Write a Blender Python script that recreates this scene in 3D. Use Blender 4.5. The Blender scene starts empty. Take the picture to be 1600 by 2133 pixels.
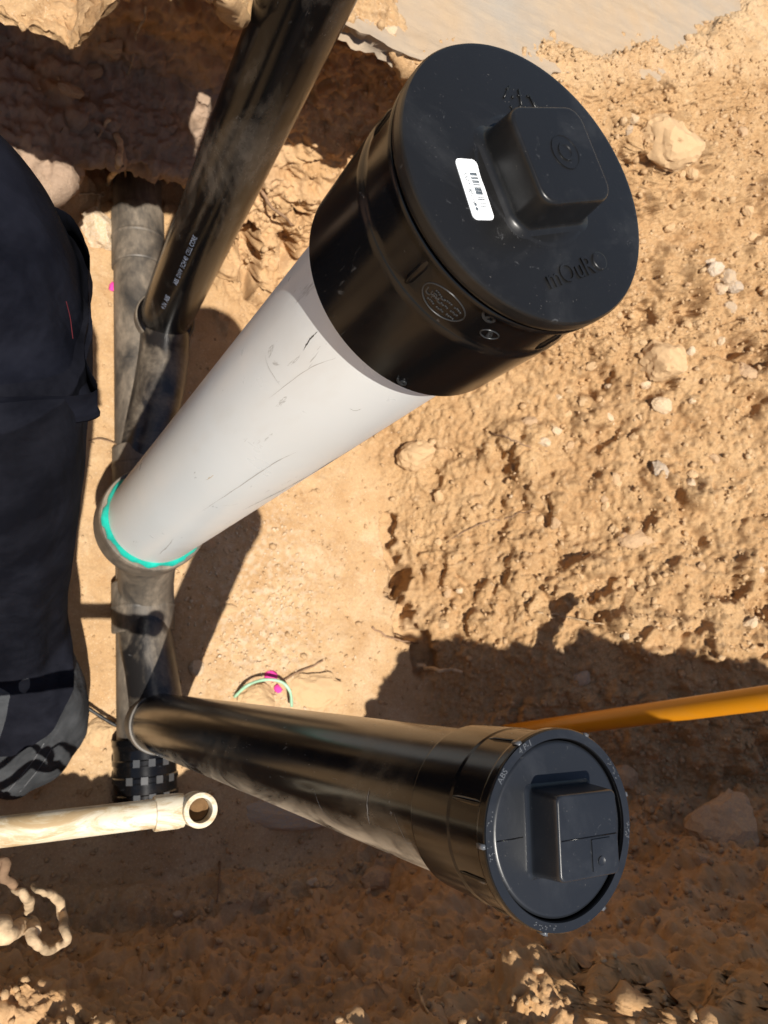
import bpy, bmesh, math, random
import numpy as np
from mathutils import Matrix, Vector
from mathutils.bvhtree import BVHTree

S = bpy.context.scene
C = S.collection
random.seed(7)
rng = np.random.default_rng(7)

# ------------------------------------------------------------------ camera
CAM = np.array([0.0, 0.0, 1.72])
FPX = 1549.6                     # focal length in pixels of a 1600 x 2133 frame
R = np.array([[0.8749, -0.0547, -0.4811], [-0.0547, 0.9760, -0.2106], [0.4811, 0.2106, 0.8510]])
cd = bpy.data.cameras.new('camera')
cd.sensor_fit = 'VERTICAL'
cd.sensor_height = 36.0
cd.sensor_width = 27.0
cd.lens = 36.0 * FPX / 2133
cd.clip_start = 0.01
cd.clip_end = 200
cd.dof.use_dof = True
cd.dof.focus_distance = 0.62
cd.dof.aperture_fstop = 13.0
co = bpy.data.objects.new('camera', cd)
C.objects.link(co)
M4 = Matrix(R.tolist()).to_4x4()
M4.translation = Vector(CAM)
co.matrix_world = M4
S.camera = co

# ------------------------------------------------------------------ light
SUN = np.array([0.142, 0.383, -1.0])
SUN /= np.linalg.norm(SUN)
sd = bpy.data.lights.new('sun', 'SUN')
sd.energy = 5.0
sd.angle = math.radians(0.55)
sd.color = (1.0, 0.945, 0.86)
so = bpy.data.objects.new('sun', sd)
so.rotation_euler = Vector(SUN).to_track_quat('-Z', 'Y').to_euler()
so.location = (-1, -2, 6)
C.objects.link(so)
W = bpy.data.worlds.new('World')
S.world = W
W.use_nodes = True
wn = W.node_tree
sky = wn.nodes.new('ShaderNodeTexSky')
sky.sky_type = 'NISHITA'
sky.sun_disc = False
sky.sun_elevation = math.asin(-SUN[2])
sky.sun_rotation = math.atan2(-SUN[0], -SUN[1])
wn.links.new(sky.outputs[0], wn.nodes['Background'].inputs[0])
wn.nodes['Background'].inputs[1].default_value = 0.070
S.view_settings.view_transform = 'Standard'
S.view_settings.look = 'None'
S.view_settings.exposure = 0.55
S.view_settings.gamma = 1.0
S.view_settings.use_curve_mapping = False
S.cycles.max_bounces = 8

# ------------------------------------------------------------------ helpers
def ray(u, v):
    d = np.array([(u - 800) / FPX, -(v - 1066.5) / FPX, -1.0])
    return R @ (d / np.linalg.norm(d))

def at_depth(u, v, t):
    return CAM + ray(u, v) * t

def at_z(u, v, z):
    d = ray(u, v)
    return CAM + d * ((z - CAM[2]) / d[2])

def frame(a):
    a = np.asarray(a, float)
    a = a / np.linalg.norm(a)
    h = np.array([1.0, 0, 0]) if abs(a[0]) < 0.9 else np.array([0, 1.0, 0])
    u = h - a * (h @ a)
    u /= np.linalg.norm(u)
    return a, u, np.cross(a, u)

_perm = np.random.default_rng(3).permutation(512)
_perm = np.concatenate([_perm] * 4)
_grad = np.random.default_rng(4).normal(size=(512, 3))
_grad /= np.linalg.norm(_grad, axis=1)[:, None]

def _hash(i, j, k):
    return _perm[(_perm[(_perm[i & 511] + j) & 511] + k) & 511]

def perlin(P):
    I = np.floor(P).astype(np.int64)
    f = P - I
    w = f * f * f * (f * (f * 6 - 15) + 10)
    out = 0
    for dx in (0, 1):
        wx = w[:, 0] if dx else 1 - w[:, 0]
        for dy in (0, 1):
            wy = w[:, 1] if dy else 1 - w[:, 1]
            for dz in (0, 1):
                wz = w[:, 2] if dz else 1 - w[:, 2]
                g = _grad[_hash(I[:, 0] + dx, I[:, 1] + dy, I[:, 2] + dz)]
                out = out + wx * wy * wz * ((f - [dx, dy, dz]) * g).sum(1)
    return out * 1.5

def fbm(P, octv=4, gain=0.5):
    a, s, o = 1.0, 0.0, 0
    for k in range(octv):
        s = s + a * perlin(P * 2.0 ** k + 17.3 * k)
        a *= gain
    return s

_cellr = np.random.default_rng(5).random((512, 4))

def clods(P, lo=0.35, hi=0.62, density=0.8):
    """angular broken lumps, one per noise cell, of random size and facing"""
    P = P + 0.16 * np.stack([perlin(P * 1.7 + 5.1), perlin(P * 1.7 + 11.7), perlin(P * 1.7 + 23.9)], 1)
    I = np.floor(P).astype(np.int64)
    best = np.zeros(len(P))
    for dx in (-1, 0, 1):
        for dy in (-1, 0, 1):
            for dz in (-1, 0, 1):
                hh = _hash(I[:, 0] + dx, I[:, 1] + dy, I[:, 2] + dz)
                h = _cellr[hh]
                d = P - (I + [dx, dy, dz] + h[:, :3])
                r = lo + (hi - lo) * ((h[:, 3] * 7.13) % 1.0)
                r = np.where(h[:, 3] < density, r, 0.001)
                m = np.abs((d * _grad[hh]).sum(1)) * 1.25
                m = np.maximum(m, np.abs((d * _grad[(hh + 101) & 511]).sum(1)) * 1.05)
                m = np.maximum(m, (d * _grad[(hh + 211) & 511]).sum(1) * 1.5)
                m = np.maximum(m, np.sqrt((d * d).sum(1)))
                q = np.clip(1 - m / r, 0, 1)
                best = np.maximum(best, np.minimum(q * 2.2, 0.55 + 0.45 * q) * r)
    return best

def sstep(a, b, x):
    t = np.clip((x - a) / (b - a), 0, 1)
    return t * t * (3 - 2 * t)

def mesh_np(name, verts, quads):
    me = bpy.data.meshes.new(name)
    V = np.ascontiguousarray(verts, np.float32)
    Q = np.ascontiguousarray(quads, np.int32)
    me.vertices.add(len(V))
    me.vertices.foreach_set('co', V.ravel())
    me.loops.add(Q.size)
    me.loops.foreach_set('vertex_index', Q.ravel())
    me.polygons.add(len(Q))
    me.polygons.foreach_set('loop_start', np.arange(len(Q), dtype=np.int32) * Q.shape[1])
    me.update(calc_edges=True)
    me.validate()
    return me

class MB:
    """collects vertices and faces of one mesh, in world coordinates"""
    def __init__(s):
        s.v, s.f = [], []
    def add(s, vs, fs):
        b = len(s.v)
        s.v += [tuple(map(float, p)) for p in vs]
        s.f += [tuple(b + i for i in q) for q in fs]
    def loft(s, rings, closed=True, cap0=True, cap1=True):
        n = len(rings[0])
        vs = [p for r in rings for p in r]
        fs = []
        for i in range(len(rings) - 1):
            for j in range(n if closed else n - 1):
                k = (j + 1) % n
                fs.append((i * n + j, i * n + k, (i + 1) * n + k, (i + 1) * n + j))
        if cap0:
            fs.append(tuple(reversed(range(n))))
        if cap1:
            b = (len(rings) - 1) * n
            fs.append(tuple(range(b, b + n)))
        s.add(vs, fs)
    def lathe(s, o, axis, prof, n=64, cap0=False, cap1=False):
        a, u, w = frame(axis)
        pr = [prof[0]]                       # holding loops keep long faces flat under smooth shading
        for (r0, h0), (r1, h1) in zip(prof[:-1], prof[1:]):
            L_ = math.hypot(r1 - r0, h1 - h0)
            if L_ > 0.0045:
                e_ = min(0.0012 / L_, 0.2)
                pr += [(r0 + (r1 - r0) * e_, h0 + (h1 - h0) * e_), (r1 - (r1 - r0) * e_, h1 - (h1 - h0) * e_)]
            pr.append((r1, h1))
        prof = pr
        t = np.linspace(0, 2 * np.pi, n, endpoint=False)
        ring = np.cos(t)[:, None] * u + np.sin(t)[:, None] * w
        s.loft([o + a * h + ring * r for r, h in prof], True, cap0, cap1)
    def tube(s, path, rad, n=10, caps=True):
        P = np.asarray(path, float)
        if np.isscalar(rad):
            rad = [rad] * len(P)
        T = np.gradient(P, axis=0)
        T /= np.linalg.norm(T, axis=1)[:, None] + 1e-12
        _, u, _ = frame(T[0])
        rings = []
        t = np.linspace(0, 2 * np.pi, n, endpoint=False)
        for p, d, r in zip(P, T, rad):
            u = u - d * (u @ d)
            u /= np.linalg.norm(u)
            w = np.cross(d, u)
            rings.append(p + (np.cos(t)[:, None] * u + np.sin(t)[:, None] * w) * r)
        s.loft(rings, True, caps, caps)
    def box(s, o, ax, ay, az):
        o, ax, ay, az = map(np.asarray, (o, ax, ay, az))
        vs = [o + ax * i + ay * j + az * k for k in (-1, 1) for j in (-1, 1) for i in (-1, 1)]
        s.add(vs, [(0, 2, 3, 1), (4, 5, 7, 6), (0, 1, 5, 4), (2, 6, 7, 3), (0, 4, 6, 2), (1, 3, 7, 5)])
    def build(s, name, mat, parent=None, smooth=40, origin=None):
        o = np.zeros(3)
        if parent is not None:
            q = parent
            while q is not None:
                o = o + np.array(q.location)
                q = q.parent
        elif origin is not None:
            o = np.asarray(origin, float)
        me = bpy.data.meshes.new(name)
        me.from_pydata([(p[0] - o[0], p[1] - o[1], p[2] - o[2]) for p in s.v], [], s.f)
        bm = bmesh.new()
        bm.from_mesh(me)
        bmesh.ops.recalc_face_normals(bm, faces=bm.faces)
        bm.to_mesh(me)
        bm.free()
        me.polygons.foreach_set('use_smooth', [True] * len(me.polygons))
        if smooth:
            me.set_sharp_from_angle(angle=math.radians(smooth))
        me.materials.append(mat)
        ob = bpy.data.objects.new(name, me)
        if parent is not None:
            ob.parent = parent
        elif origin is not None:
            ob.location = o
        C.objects.link(ob)
        return ob

def thing(name, label, cat, loc, group=None):
    o = bpy.data.objects.new(name, None)
    o.location = [float(x) for x in loc]
    o.empty_display_size = 0.05
    C.objects.link(o)
    tag(o, label, cat, group)
    return o

def tag(o, label=None, cat=None, group=None, kind=None):
    if label: o['label'] = label
    if cat: o['category'] = cat
    if group: o['group'] = group
    if kind: o['kind'] = kind
    return o

def smooth_path(pts, n=8):
    """Catmull-Rom through the points"""
    P = np.asarray(pts, float)
    P = np.vstack([2 * P[0] - P[1], P, 2 * P[-1] - P[-2]])
    out = []
    for i in range(1, len(P) - 2):
        for t in np.linspace(0, 1, n, endpoint=False):
            a, b, c, d = P[i - 1], P[i], P[i + 1], P[i + 2]
            out.append(0.5 * (2 * b + (c - a) * t + (2 * a - 5 * b + 4 * c - d) * t * t + (3 * b - a - 3 * c + d) * t ** 3))
    out.append(P[-2])
    return np.array(out)

def text_mesh(body, size, extrude=0.0):
    """flat lettering as vertices and faces, centred, in its own xy plane"""
    cu = bpy.data.curves.new('t', 'FONT')
    cu.body = body
    cu.size = size
    cu.extrude = extrude
    cu.align_x = 'CENTER'
    cu.align_y = 'CENTER'
    cu.resolution_u = 3
    ob = bpy.data.objects.new('t', cu)
    C.objects.link(ob)
    dg = bpy.context.evaluated_depsgraph_get()
    me = bpy.data.meshes.new_from_object(ob.evaluated_get(dg))
    V = np.array([v.co[:] for v in me.vertices]).reshape(-1, 3)
    F = [tuple(p.vertices) for p in me.polygons]
    bpy.data.objects.remove(ob)
    bpy.data.curves.remove(cu)
    bpy.data.meshes.remove(me)
    return V, F

# ------------------------------------------------------------------ materials
class NT:
    def __init__(s, name):
        s.m = bpy.data.materials.new(name)
        s.m.use_nodes = True
        s.t = s.m.node_tree
        s.b = s.t.nodes['Principled BSDF']
        s.co = s.n('ShaderNodeTexCoord').outputs['Object']
    def n(s, kind, **kw):
        x = s.t.nodes.new(kind)
        for k, v in kw.items():
            setattr(x, k, v)
        return x
    def l(s, a, b):
        s.t.links.new(a, b)
    def noise(s, scale, detail=5, rough=0.55, co=None, dist=0.0, stretch=None):
        x = s.n('ShaderNodeTexNoise')
        x.inputs['Scale'].default_value = scale
        x.inputs['Detail'].default_value = detail
        x.inputs['Roughness'].default_value = rough
        x.inputs['Distortion'].default_value = dist
        c = co or s.co
        if stretch:
            m = s.n('ShaderNodeMapping')
            m.inputs['Scale'].default_value = stretch
            s.l(c, m.inputs['Vector'])
            c = m.outputs[0]
        s.l(c, x.inputs['Vector'])
        return x.outputs['Fac']
    def ramp(s, fac, stops, interp='LINEAR'):
        x = s.n('ShaderNodeValToRGB')
        x.color_ramp.interpolation = interp
        e = x.color_ramp.elements
        while len(e) < len(stops):
            e.new(0.5)
        for el, (p, c) in zip(e, stops):
            el.position = p
            el.color = (c, c, c, 1) if np.isscalar(c) else (*c, 1)
        s.l(fac, x.inputs[0])
        return x.outputs[0]
    def mix(s, fac, a, b, mode='MIX'):
        x = s.n('ShaderNodeMix', data_type='RGBA', blend_type=mode)
        for i, q in ((0, fac), (6, a), (7, b)):
            if hasattr(q, 'is_linked') or hasattr(q, 'links'):
                s.l(q, x.inputs[i])
            elif i == 0:
                x.inputs[0].default_value = q
            else:
                x.inputs[i].default_value = (*q, 1)
        return x.outputs[2]
    def math(s, op, a, b=0.0, clamp=False):
        x = s.n('ShaderNodeMath', operation=op)
        x.use_clamp = clamp
        for i, q in enumerate((a, b)):
            if hasattr(q, 'links'):
                s.l(q, x.inputs[i])
            else:
                x.inputs[i].default_value = q
        return x.outputs[0]
    def bump(s, h, strength=0.3, dist=0.005, prev=None):
        x = s.n('ShaderNodeBump')
        x.inputs['Strength'].default_value = strength
        x.inputs['Distance'].default_value = dist
        s.l(h, x.inputs['Height'])
        if prev is not None:
            s.l(prev, x.inputs['Normal'])
        return x.outputs[0]
    def done(s, col=None, rough=None, nrm=None, spec=None, **kw):
        def put(k, q):
            if q is None: return
            if hasattr(q, 'links'): s.l(q, s.b.inputs[k])
            elif k == 'Base Color': s.b.inputs[k].default_value = (*q, 1)
            else: s.b.inputs[k].default_value = q
        put('Base Color', col); put('Roughness', rough); put('Normal', nrm); put('Specular IOR Level', spec)
        for k, v in kw.items():
            s.b.inputs[k.replace('_', ' ')].default_value = v
        return s.m

SAND = (0.50, 0.33, 0.175)

def soil_material():
    t = NT('trench soil')
    big = t.noise(2.2, 5)
    mid = t.noise(14, 6, 0.6)
    fine = t.noise(170, 6, 0.7)
    base = t.mix(t.ramp(big, [(0.35, 0), (0.68, 1)]), (0.475, 0.300, 0.150), (0.535, 0.370, 0.205))
    base = t.mix(t.ramp(mid, [(0.42, 0), (0.7, 0.75)]), base, (0.40, 0.235, 0.105))
    base = t.mix(t.ramp(t.noise(9, 4, 0.6, dist=1.0), [(0.5, 0), (0.74, 0.7)]), base, (0.60, 0.44, 0.275))
    base = t.mix(t.ramp(fine, [(0.35, 0.45), (0.62, 0)]), base, (0.32, 0.20, 0.11))
    base = t.mix(t.ramp(t.noise(340, 3, 0.6), [(0.62, 0), (0.7, 0.6)]), base, (0.66, 0.55, 0.42))
    atb = t.n('ShaderNodeAttribute', attribute_name='dug')
    dug = t.mix(t.ramp(t.noise(6, 6, 0.7, dist=0.8), [(0.34, 0), (0.66, 1)]), (0.36, 0.205, 0.09), (0.50, 0.325, 0.165))
    dug = t.mix(t.ramp(t.noise(210, 5, 0.75), [(0.36, 0.7), (0.56, 0)]), dug, (0.24, 0.13, 0.055))
    dug = t.mix(t.ramp(t.noise(46, 5, 0.7), [(0.56, 0), (0.72, 0.7)]), dug, (0.57, 0.41, 0.25))
    base = t.mix(t.math('MULTIPLY', atb.outputs['Fac'], 0.8), base, dug)
    # redder, browner subsoil layers on the cut faces (attribute painted per layer)
    at = t.n('ShaderNodeAttribute', attribute_name='layer')
    base = t.mix(at.outputs['Fac'], base, t.mix(t.ramp(t.noise(11, 5, 0.65), [(0.35, 0), (0.65, 1)]), (0.43, 0.235, 0.092), (0.57, 0.35, 0.18)))
    at2 = t.n('ShaderNodeAttribute', attribute_name='greyish')
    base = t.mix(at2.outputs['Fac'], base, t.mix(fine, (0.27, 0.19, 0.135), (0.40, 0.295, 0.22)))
    at3 = t.n('ShaderNodeAttribute', attribute_name='chalk')
    base = t.mix(at3.outputs['Fac'], base, (0.62, 0.52, 0.40))
    b = t.bump(t.noise(70, 9, 0.74), 0.75, 0.006)
    b = t.bump(fine, 0.6, 0.002, b)
    return t.done(base, 0.95, b, 0.15)

def stone_material(name, a, b, c):
    t = NT(name)
    oi = t.n('ShaderNodeObjectInfo').outputs['Random']
    m = t.mix(t.ramp(t.noise(26, 5, 0.6), [(0.35, 0), (0.65, 1)]), a, b)
    m = t.mix(t.ramp(t.noise(150, 4, 0.7), [(0.5, 0), (0.72, 0.7)]), m, c)
    m = t.mix(t.math('MULTIPLY', oi, 0.45), m, SAND)
    m = t.mix(t.ramp(t.noise(11, 5, 0.65, dist=0.6), [(0.42, 0), (0.62, 0.85)]), m, SAND)
    b_ = t.bump(t.noise(3.2, 7, 0.7), 0.5, 0.004)
    return t.done(m, 0.92, t.bump(t.noise(22, 6, 0.75), 0.5, 0.0015, b_), 0.2)

def plastic(name, base, rough, dust_amt, dust_col=(0.36, 0.28, 0.2), streak=(1, 1, 1), lo=0.5, hi=0.75, fscale=9.0, spec=0.5, marks=0.5, side=None):
    t = NT(name)
    n1 = t.noise(fscale, 6, 0.62, dist=0.8, stretch=streak)
    n2 = t.noise(fscale * 9, 5, 0.7, stretch=streak)
    dust = t.ramp(n1, [(lo, 0), (hi, dust_amt)])
    dust = t.math('MULTIPLY', dust, t.ramp(n2, [(0.3, 0.35), (0.7, 1.0)]))
    if side:                                    # one flank was dragged through the dirt
        dp = t.n('ShaderNodeVectorMath', operation='DOT_PRODUCT')
        t.l(t.t.nodes['Texture Coordinate'].outputs['Normal'], dp.inputs[0])
        dp.inputs[1].default_value = side
        flank = t.ramp(dp.outputs['Value'], [(0.55, 0), (0.95, 1.0)])
        smear = t.ramp(t.noise(11, 6, 0.7, dist=1.5, stretch=(1, 1, 0.5)), [(0.40, 0), (0.60, 1.0)])
        dust = t.math('ADD', dust, t.math('MULTIPLY', t.math('MULTIPLY', flank, smear), 0.8), True)
    scr = t.ramp(t.noise(60, 4, 0.75, dist=2.5, stretch=(1, 1, 0.25)), [(0.66, 0), (0.73, marks)])
    speck = t.ramp(t.noise(620, 2, 0.5), [(0.73, 0), (0.79, 0.5 * marks)])
    col = t.mix(dust, base, dust_col)
    col = t.mix(t.math('MULTIPLY', scr, 0.3), col, (0.3, 0.3, 0.3))
    col = t.mix(speck, col, (0.42, 0.38, 0.33))
    ro = t.math('ADD', t.math('MULTIPLY', dust, 0.6), t.math('ADD', t.math('MULTIPLY', t.noise(30, 5), 0.12), rough - 0.06), True)
    ro = t.math('ADD', ro, t.math('MULTIPLY', scr, 0.25), True)
    return t.done(col, ro, t.bump(t.noise(260, 3), 0.06, 0.0006), spec)

soil = soil_material()
tan_stone = stone_material('tan stone', (0.46, 0.31, 0.17), (0.52, 0.37, 0.22), (0.36, 0.24, 0.13))
pale_stone = stone_material('pale stone', (0.52, 0.42, 0.30), (0.60, 0.51, 0.39), (0.44, 0.33, 0.21))
grey_stone = stone_material('grey stone', (0.30, 0.27, 0.23), (0.40, 0.36, 0.31), (0.22, 0.18, 0.15))
soil_stone = stone_material('soil caked stone', (0.47, 0.31, 0.165), (0.52, 0.36, 0.21), (0.38, 0.24, 0.12))
chalk_stone = stone_material('chalky stone', (0.50, 0.43, 0.34), (0.58, 0.51, 0.42), (0.38, 0.29, 0.2))
brown_stone = stone_material('brown stone', (0.34, 0.22, 0.13), (0.42, 0.29, 0.19), (0.25, 0.15, 0.08))
abs_clean = plastic('clean black plastic', (0.0030, 0.0030, 0.0034), 0.18, 0.05, lo=0.55, hi=0.85, marks=0.35, spec=0.34)
abs_cap = plastic('satin black plastic', (0.0075, 0.0072, 0.0070), 0.34, 0.09, dust_col=(0.22, 0.22, 0.22), lo=0.52, hi=0.8, fscale=14, marks=0.45, spec=0.36)
abs_skytint = plastic('sky tinted black plastic', (0.0095, 0.0110, 0.0140), 0.33, 0.10, dust_col=(0.2, 0.21, 0.23), lo=0.5, hi=0.8, fscale=12, marks=0.45, spec=0.45)  # sky reflection's blue and sun brightness put into the base colour
abs_dusty = plastic('dusty black plastic', (0.003, 0.003, 0.0034), 0.20, 0.50, dust_col=(0.34, 0.29, 0.24), streak=(1, 1, 0.40), lo=0.48, hi=0.80, fscale=8, marks=0.8, spec=0.32)
mark_pale = plastic('pale raised plastic', (0.075, 0.08, 0.088), 0.3, 0.1, marks=0.2)
mark_plastic = plastic('raised black plastic', (0.020, 0.021, 0.022), 0.3, 0.2, marks=0.3)
rib_glint = plastic('grey glint on black ribs', (0.055, 0.057, 0.06), 0.18, 0.1, marks=0.3)  # grey stands for the sky's reflection on black ribs
abs_sooty = plastic('half cleaned black plastic', (0.012, 0.011, 0.011), 0.3, 0.7, dust_col=(0.33, 0.27, 0.20), lo=0.44, hi=0.74, fscale=10, marks=0.8)
abs_scraped = plastic('scraped black plastic', (0.003, 0.003, 0.0034), 0.20, 0.45, dust_col=(0.44, 0.36, 0.26), streak=(1, 1, 0.40), lo=0.52, hi=0.82, fscale=8, marks=0.8, side=(-0.25, -0.97, 0.0), spec=0.34)
abs_grimy = plastic('grimy black plastic', (0.035, 0.032, 0.029), 0.42, 0.85, dust_col=(0.34, 0.27, 0.195), streak=(1, 0.5, 1), lo=0.36, hi=0.68, fscale=9, marks=0.8)

def white_pipe_material():
    t = NT('off white pipe plastic')
    c = t.mix(t.ramp(t.noise(5, 4), [(0.4, 0), (0.7, 1)]), (0.70, 0.715, 0.70), (0.675, 0.68, 0.655))
    sc = t.ramp(t.noise(16, 5, 0.75, dist=1.4, stretch=(1.3, 1.3, 0.22)), [(0.645, 0), (0.68, 0.55), (0.70, 0)])
    c = t.mix(sc, c, (0.22, 0.20, 0.17))
    c = t.mix(t.ramp(t.noise(55, 3, 0.7, stretch=(1, 1, 0.3)), [(0.70, 0), (0.74, 0.7)]), c, (0.25, 0.24, 0.22))
    c = t.mix(t.ramp(t.noise(7, 5, 0.6, stretch=(1, 1, 0.4)), [(0.55, 0), (0.8, 0.45)]), c, (0.50, 0.42, 0.32))
    return t.done(c, t.ramp(t.noise(20, 4), [(0.3, 0.26), (0.7, 0.42)]), t.bump(t.noise(50, 4, stretch=(1, 1, 0.15)), 0.05, 0.001), 0.45)
white_plastic = white_pipe_material()

def pvc_material():
    t = NT('weathered cream plastic')
    c = t.mix(t.ramp(t.noise(16, 5, 0.65), [(0.4, 0), (0.62, 1)]), (0.60, 0.54, 0.42), (0.53, 0.45, 0.30))
    c = t.mix(t.ramp(t.noise(40, 6, 0.75, dist=1.0, stretch=(0.35, 1, 1)), [(0.45, 0), (0.58, 0.9)]), c, (0.36, 0.245, 0.12))
    return t.done(c, 0.5, t.bump(t.noise(150, 4), 0.15, 0.001), 0.4)
cream_plastic = pvc_material()

def flat(name, col, rough=0.5, spec=0.5, bscale=0, bstr=0.1, var=0.15):
    t = NT(name)
    c = t.mix(t.ramp(t.noise(40, 4), [(0.35, 0), (0.7, 1)]), tuple(x * (1 - var) for x in col), tuple(min(1, x * (1 + var)) for x in col))
    nr = t.bump(t.noise(bscale, 4), bstr, 0.001) if bscale else None
    return t.done(c, rough, nr, spec)
primer = flat('teal primer', (0.015, 0.40, 0.31), 0.35, 0.5, 80, 0.5, 0.25)
yellow = plastic('orange yellow plastic', (0.62, 0.24, 0.008), 0.3, 0.35, dust_col=(0.5, 0.28, 0.08), lo=0.5, hi=0.8, marks=0.3)
paper = flat('white label paper', (0.86, 0.87, 0.87), 0.45, 0.4, 0, 0, 0.01)
ink = flat('label ink', (0.10, 0.12, 0.14), 0.6, 0.3)
print_ink = flat('pale blue pipe print', (0.23, 0.27, 0.36), 0.6, 0.3, 0, 0, 0.4)
root_mat = flat('dry root bark', (0.46, 0.33, 0.20), 0.95, 0.1, 260, 1.0, 0.4)
dark_soil = flat('dark soil', (0.13, 0.075, 0.035), 0.95, 0.1, 200, 0.8, 0.4)  # darker brown than the surrounding soil
dark_root = flat('dark root bark', (0.24, 0.15, 0.09), 0.9, 0.1, 120, 0.7, 0.3)
green_wire = flat('green wire sheath', (0.30, 0.50, 0.33), 0.45, 0.5, 0, 0, 0.2)
pink = flat('pink marking paint', (0.75, 0.06, 0.32), 0.8, 0.2, 100, 0.6, 0.25)
brass = flat('dull brass', (0.20, 0.15, 0.07), 0.4, 0.5)
skin_mat = flat('skin', (0.45, 0.26, 0.18), 0.55, 0.4)
hair_mat = flat('dark hair', (0.03, 0.02, 0.015), 0.6, 0.3)
red_thread = flat('red thread', (0.09, 0.012, 0.016), 0.8, 0.2)

def cloth(name, col):
    t = NT(name)
    w = t.n('ShaderNodeTexWave', wave_type='BANDS', bands_direction='DIAGONAL')
    w.inputs['Scale'].default_value = 420
    w.inputs['Distortion'].default_value = 1.5
    t.l(t.co, w.inputs['Vector'])
    c = t.mix(t.ramp(t.noise(14, 5, 0.6), [(0.4, 0), (0.7, 0.8)]), col, tuple(x * 2.1 + 0.004 for x in col))
    b = t.bump(w.outputs['Fac'], 0.25, 0.0006)
    b = t.bump(t.noise(9, 4, 0.5, dist=0.6, stretch=(1, 1, 0.35)), 0.8, 0.03, b)
    t.b.inputs['Sheen Weight'].default_value = 0.0
    return t.done(c, 0.9, b, 0.05)
shirt_cloth = cloth('black navy work shirt cloth', (0.0045, 0.0050, 0.0085))
trouser_cloth = cloth('black trouser cloth', (0.0045, 0.0048, 0.0075))
shin_cloth = cloth('charcoal cuff cloth', (0.040, 0.042, 0.045))  # lower leg set paler than the black leg above
rubber = flat('black boot rubber', (0.012, 0.012, 0.012), 0.5, 0.4, 60, 0.3)

def slab_material():
    t = NT('dusty concrete')
    big = t.noise(4, 5, 0.6)
    c = t.mix(t.ramp(big, [(0.38, 0), (0.66, 1)]), (0.36, 0.26, 0.165), (0.30, 0.25, 0.195))
    br = t.noise(40, 5, 0.7, stretch=(0.25, 1.6, 1))
    c = t.mix(t.ramp(br, [(0.5, 0), (0.75, 0.6)]), c, (0.42, 0.315, 0.205))
    c = t.mix(t.ramp(t.noise(2.6, 4, 0.6, dist=1.0), [(0.52, 0), (0.75, 0.7)]), c, (0.30, 0.265, 0.22))
    c = t.mix(t.ramp(t.noise(260, 3, 0.7), [(0.64, 0), (0.72, 0.5)]), c, (0.28, 0.22, 0.16))
    b = t.bump(br, 0.5, 0.004)
    b = t.bump(t.noise(220, 5, 0.7), 0.5, 0.0015, b)
    return t.done(c, 0.9, b, 0.2)
slab_mat = slab_material()

# ------------------------------------------------------------------ terrain
XS = [-8, -0.6, 0.0, 0.15, 0.3, 0.45, 0.62, 0.85, 1.1, 1.35, 1.6, 2.0, 3.0, 9]

def xi(vals, x):
    return np.interp(x, XS, vals)

def foot(y):
    """x of the foot of the right-hand bank"""
    return np.interp(y, [-0.6, -0.3, 0.05, 0.25, 0.6, 1.0, 1.15, 1.6], [0.97, 1.04, 1.06, 1.03, 0.90, 0.63, 0.52, 0.40])

def bank(x, y):
    t = x - foot(y)
    up = np.interp(t, [-9, -0.02, 0.04, 0.2, 0.45, 0.7, 1.0, 2.2, 30], [0, 0, 0.035, 0.165, 0.37, 0.54, 0.68, 0.82, 0.85])
    left = np.interp(x, [-9, -1.6, -1.0, -0.5, 0], [0.85, 0.8, 0.7, 0.05, 0])
    return np.maximum(up, left)

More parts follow.
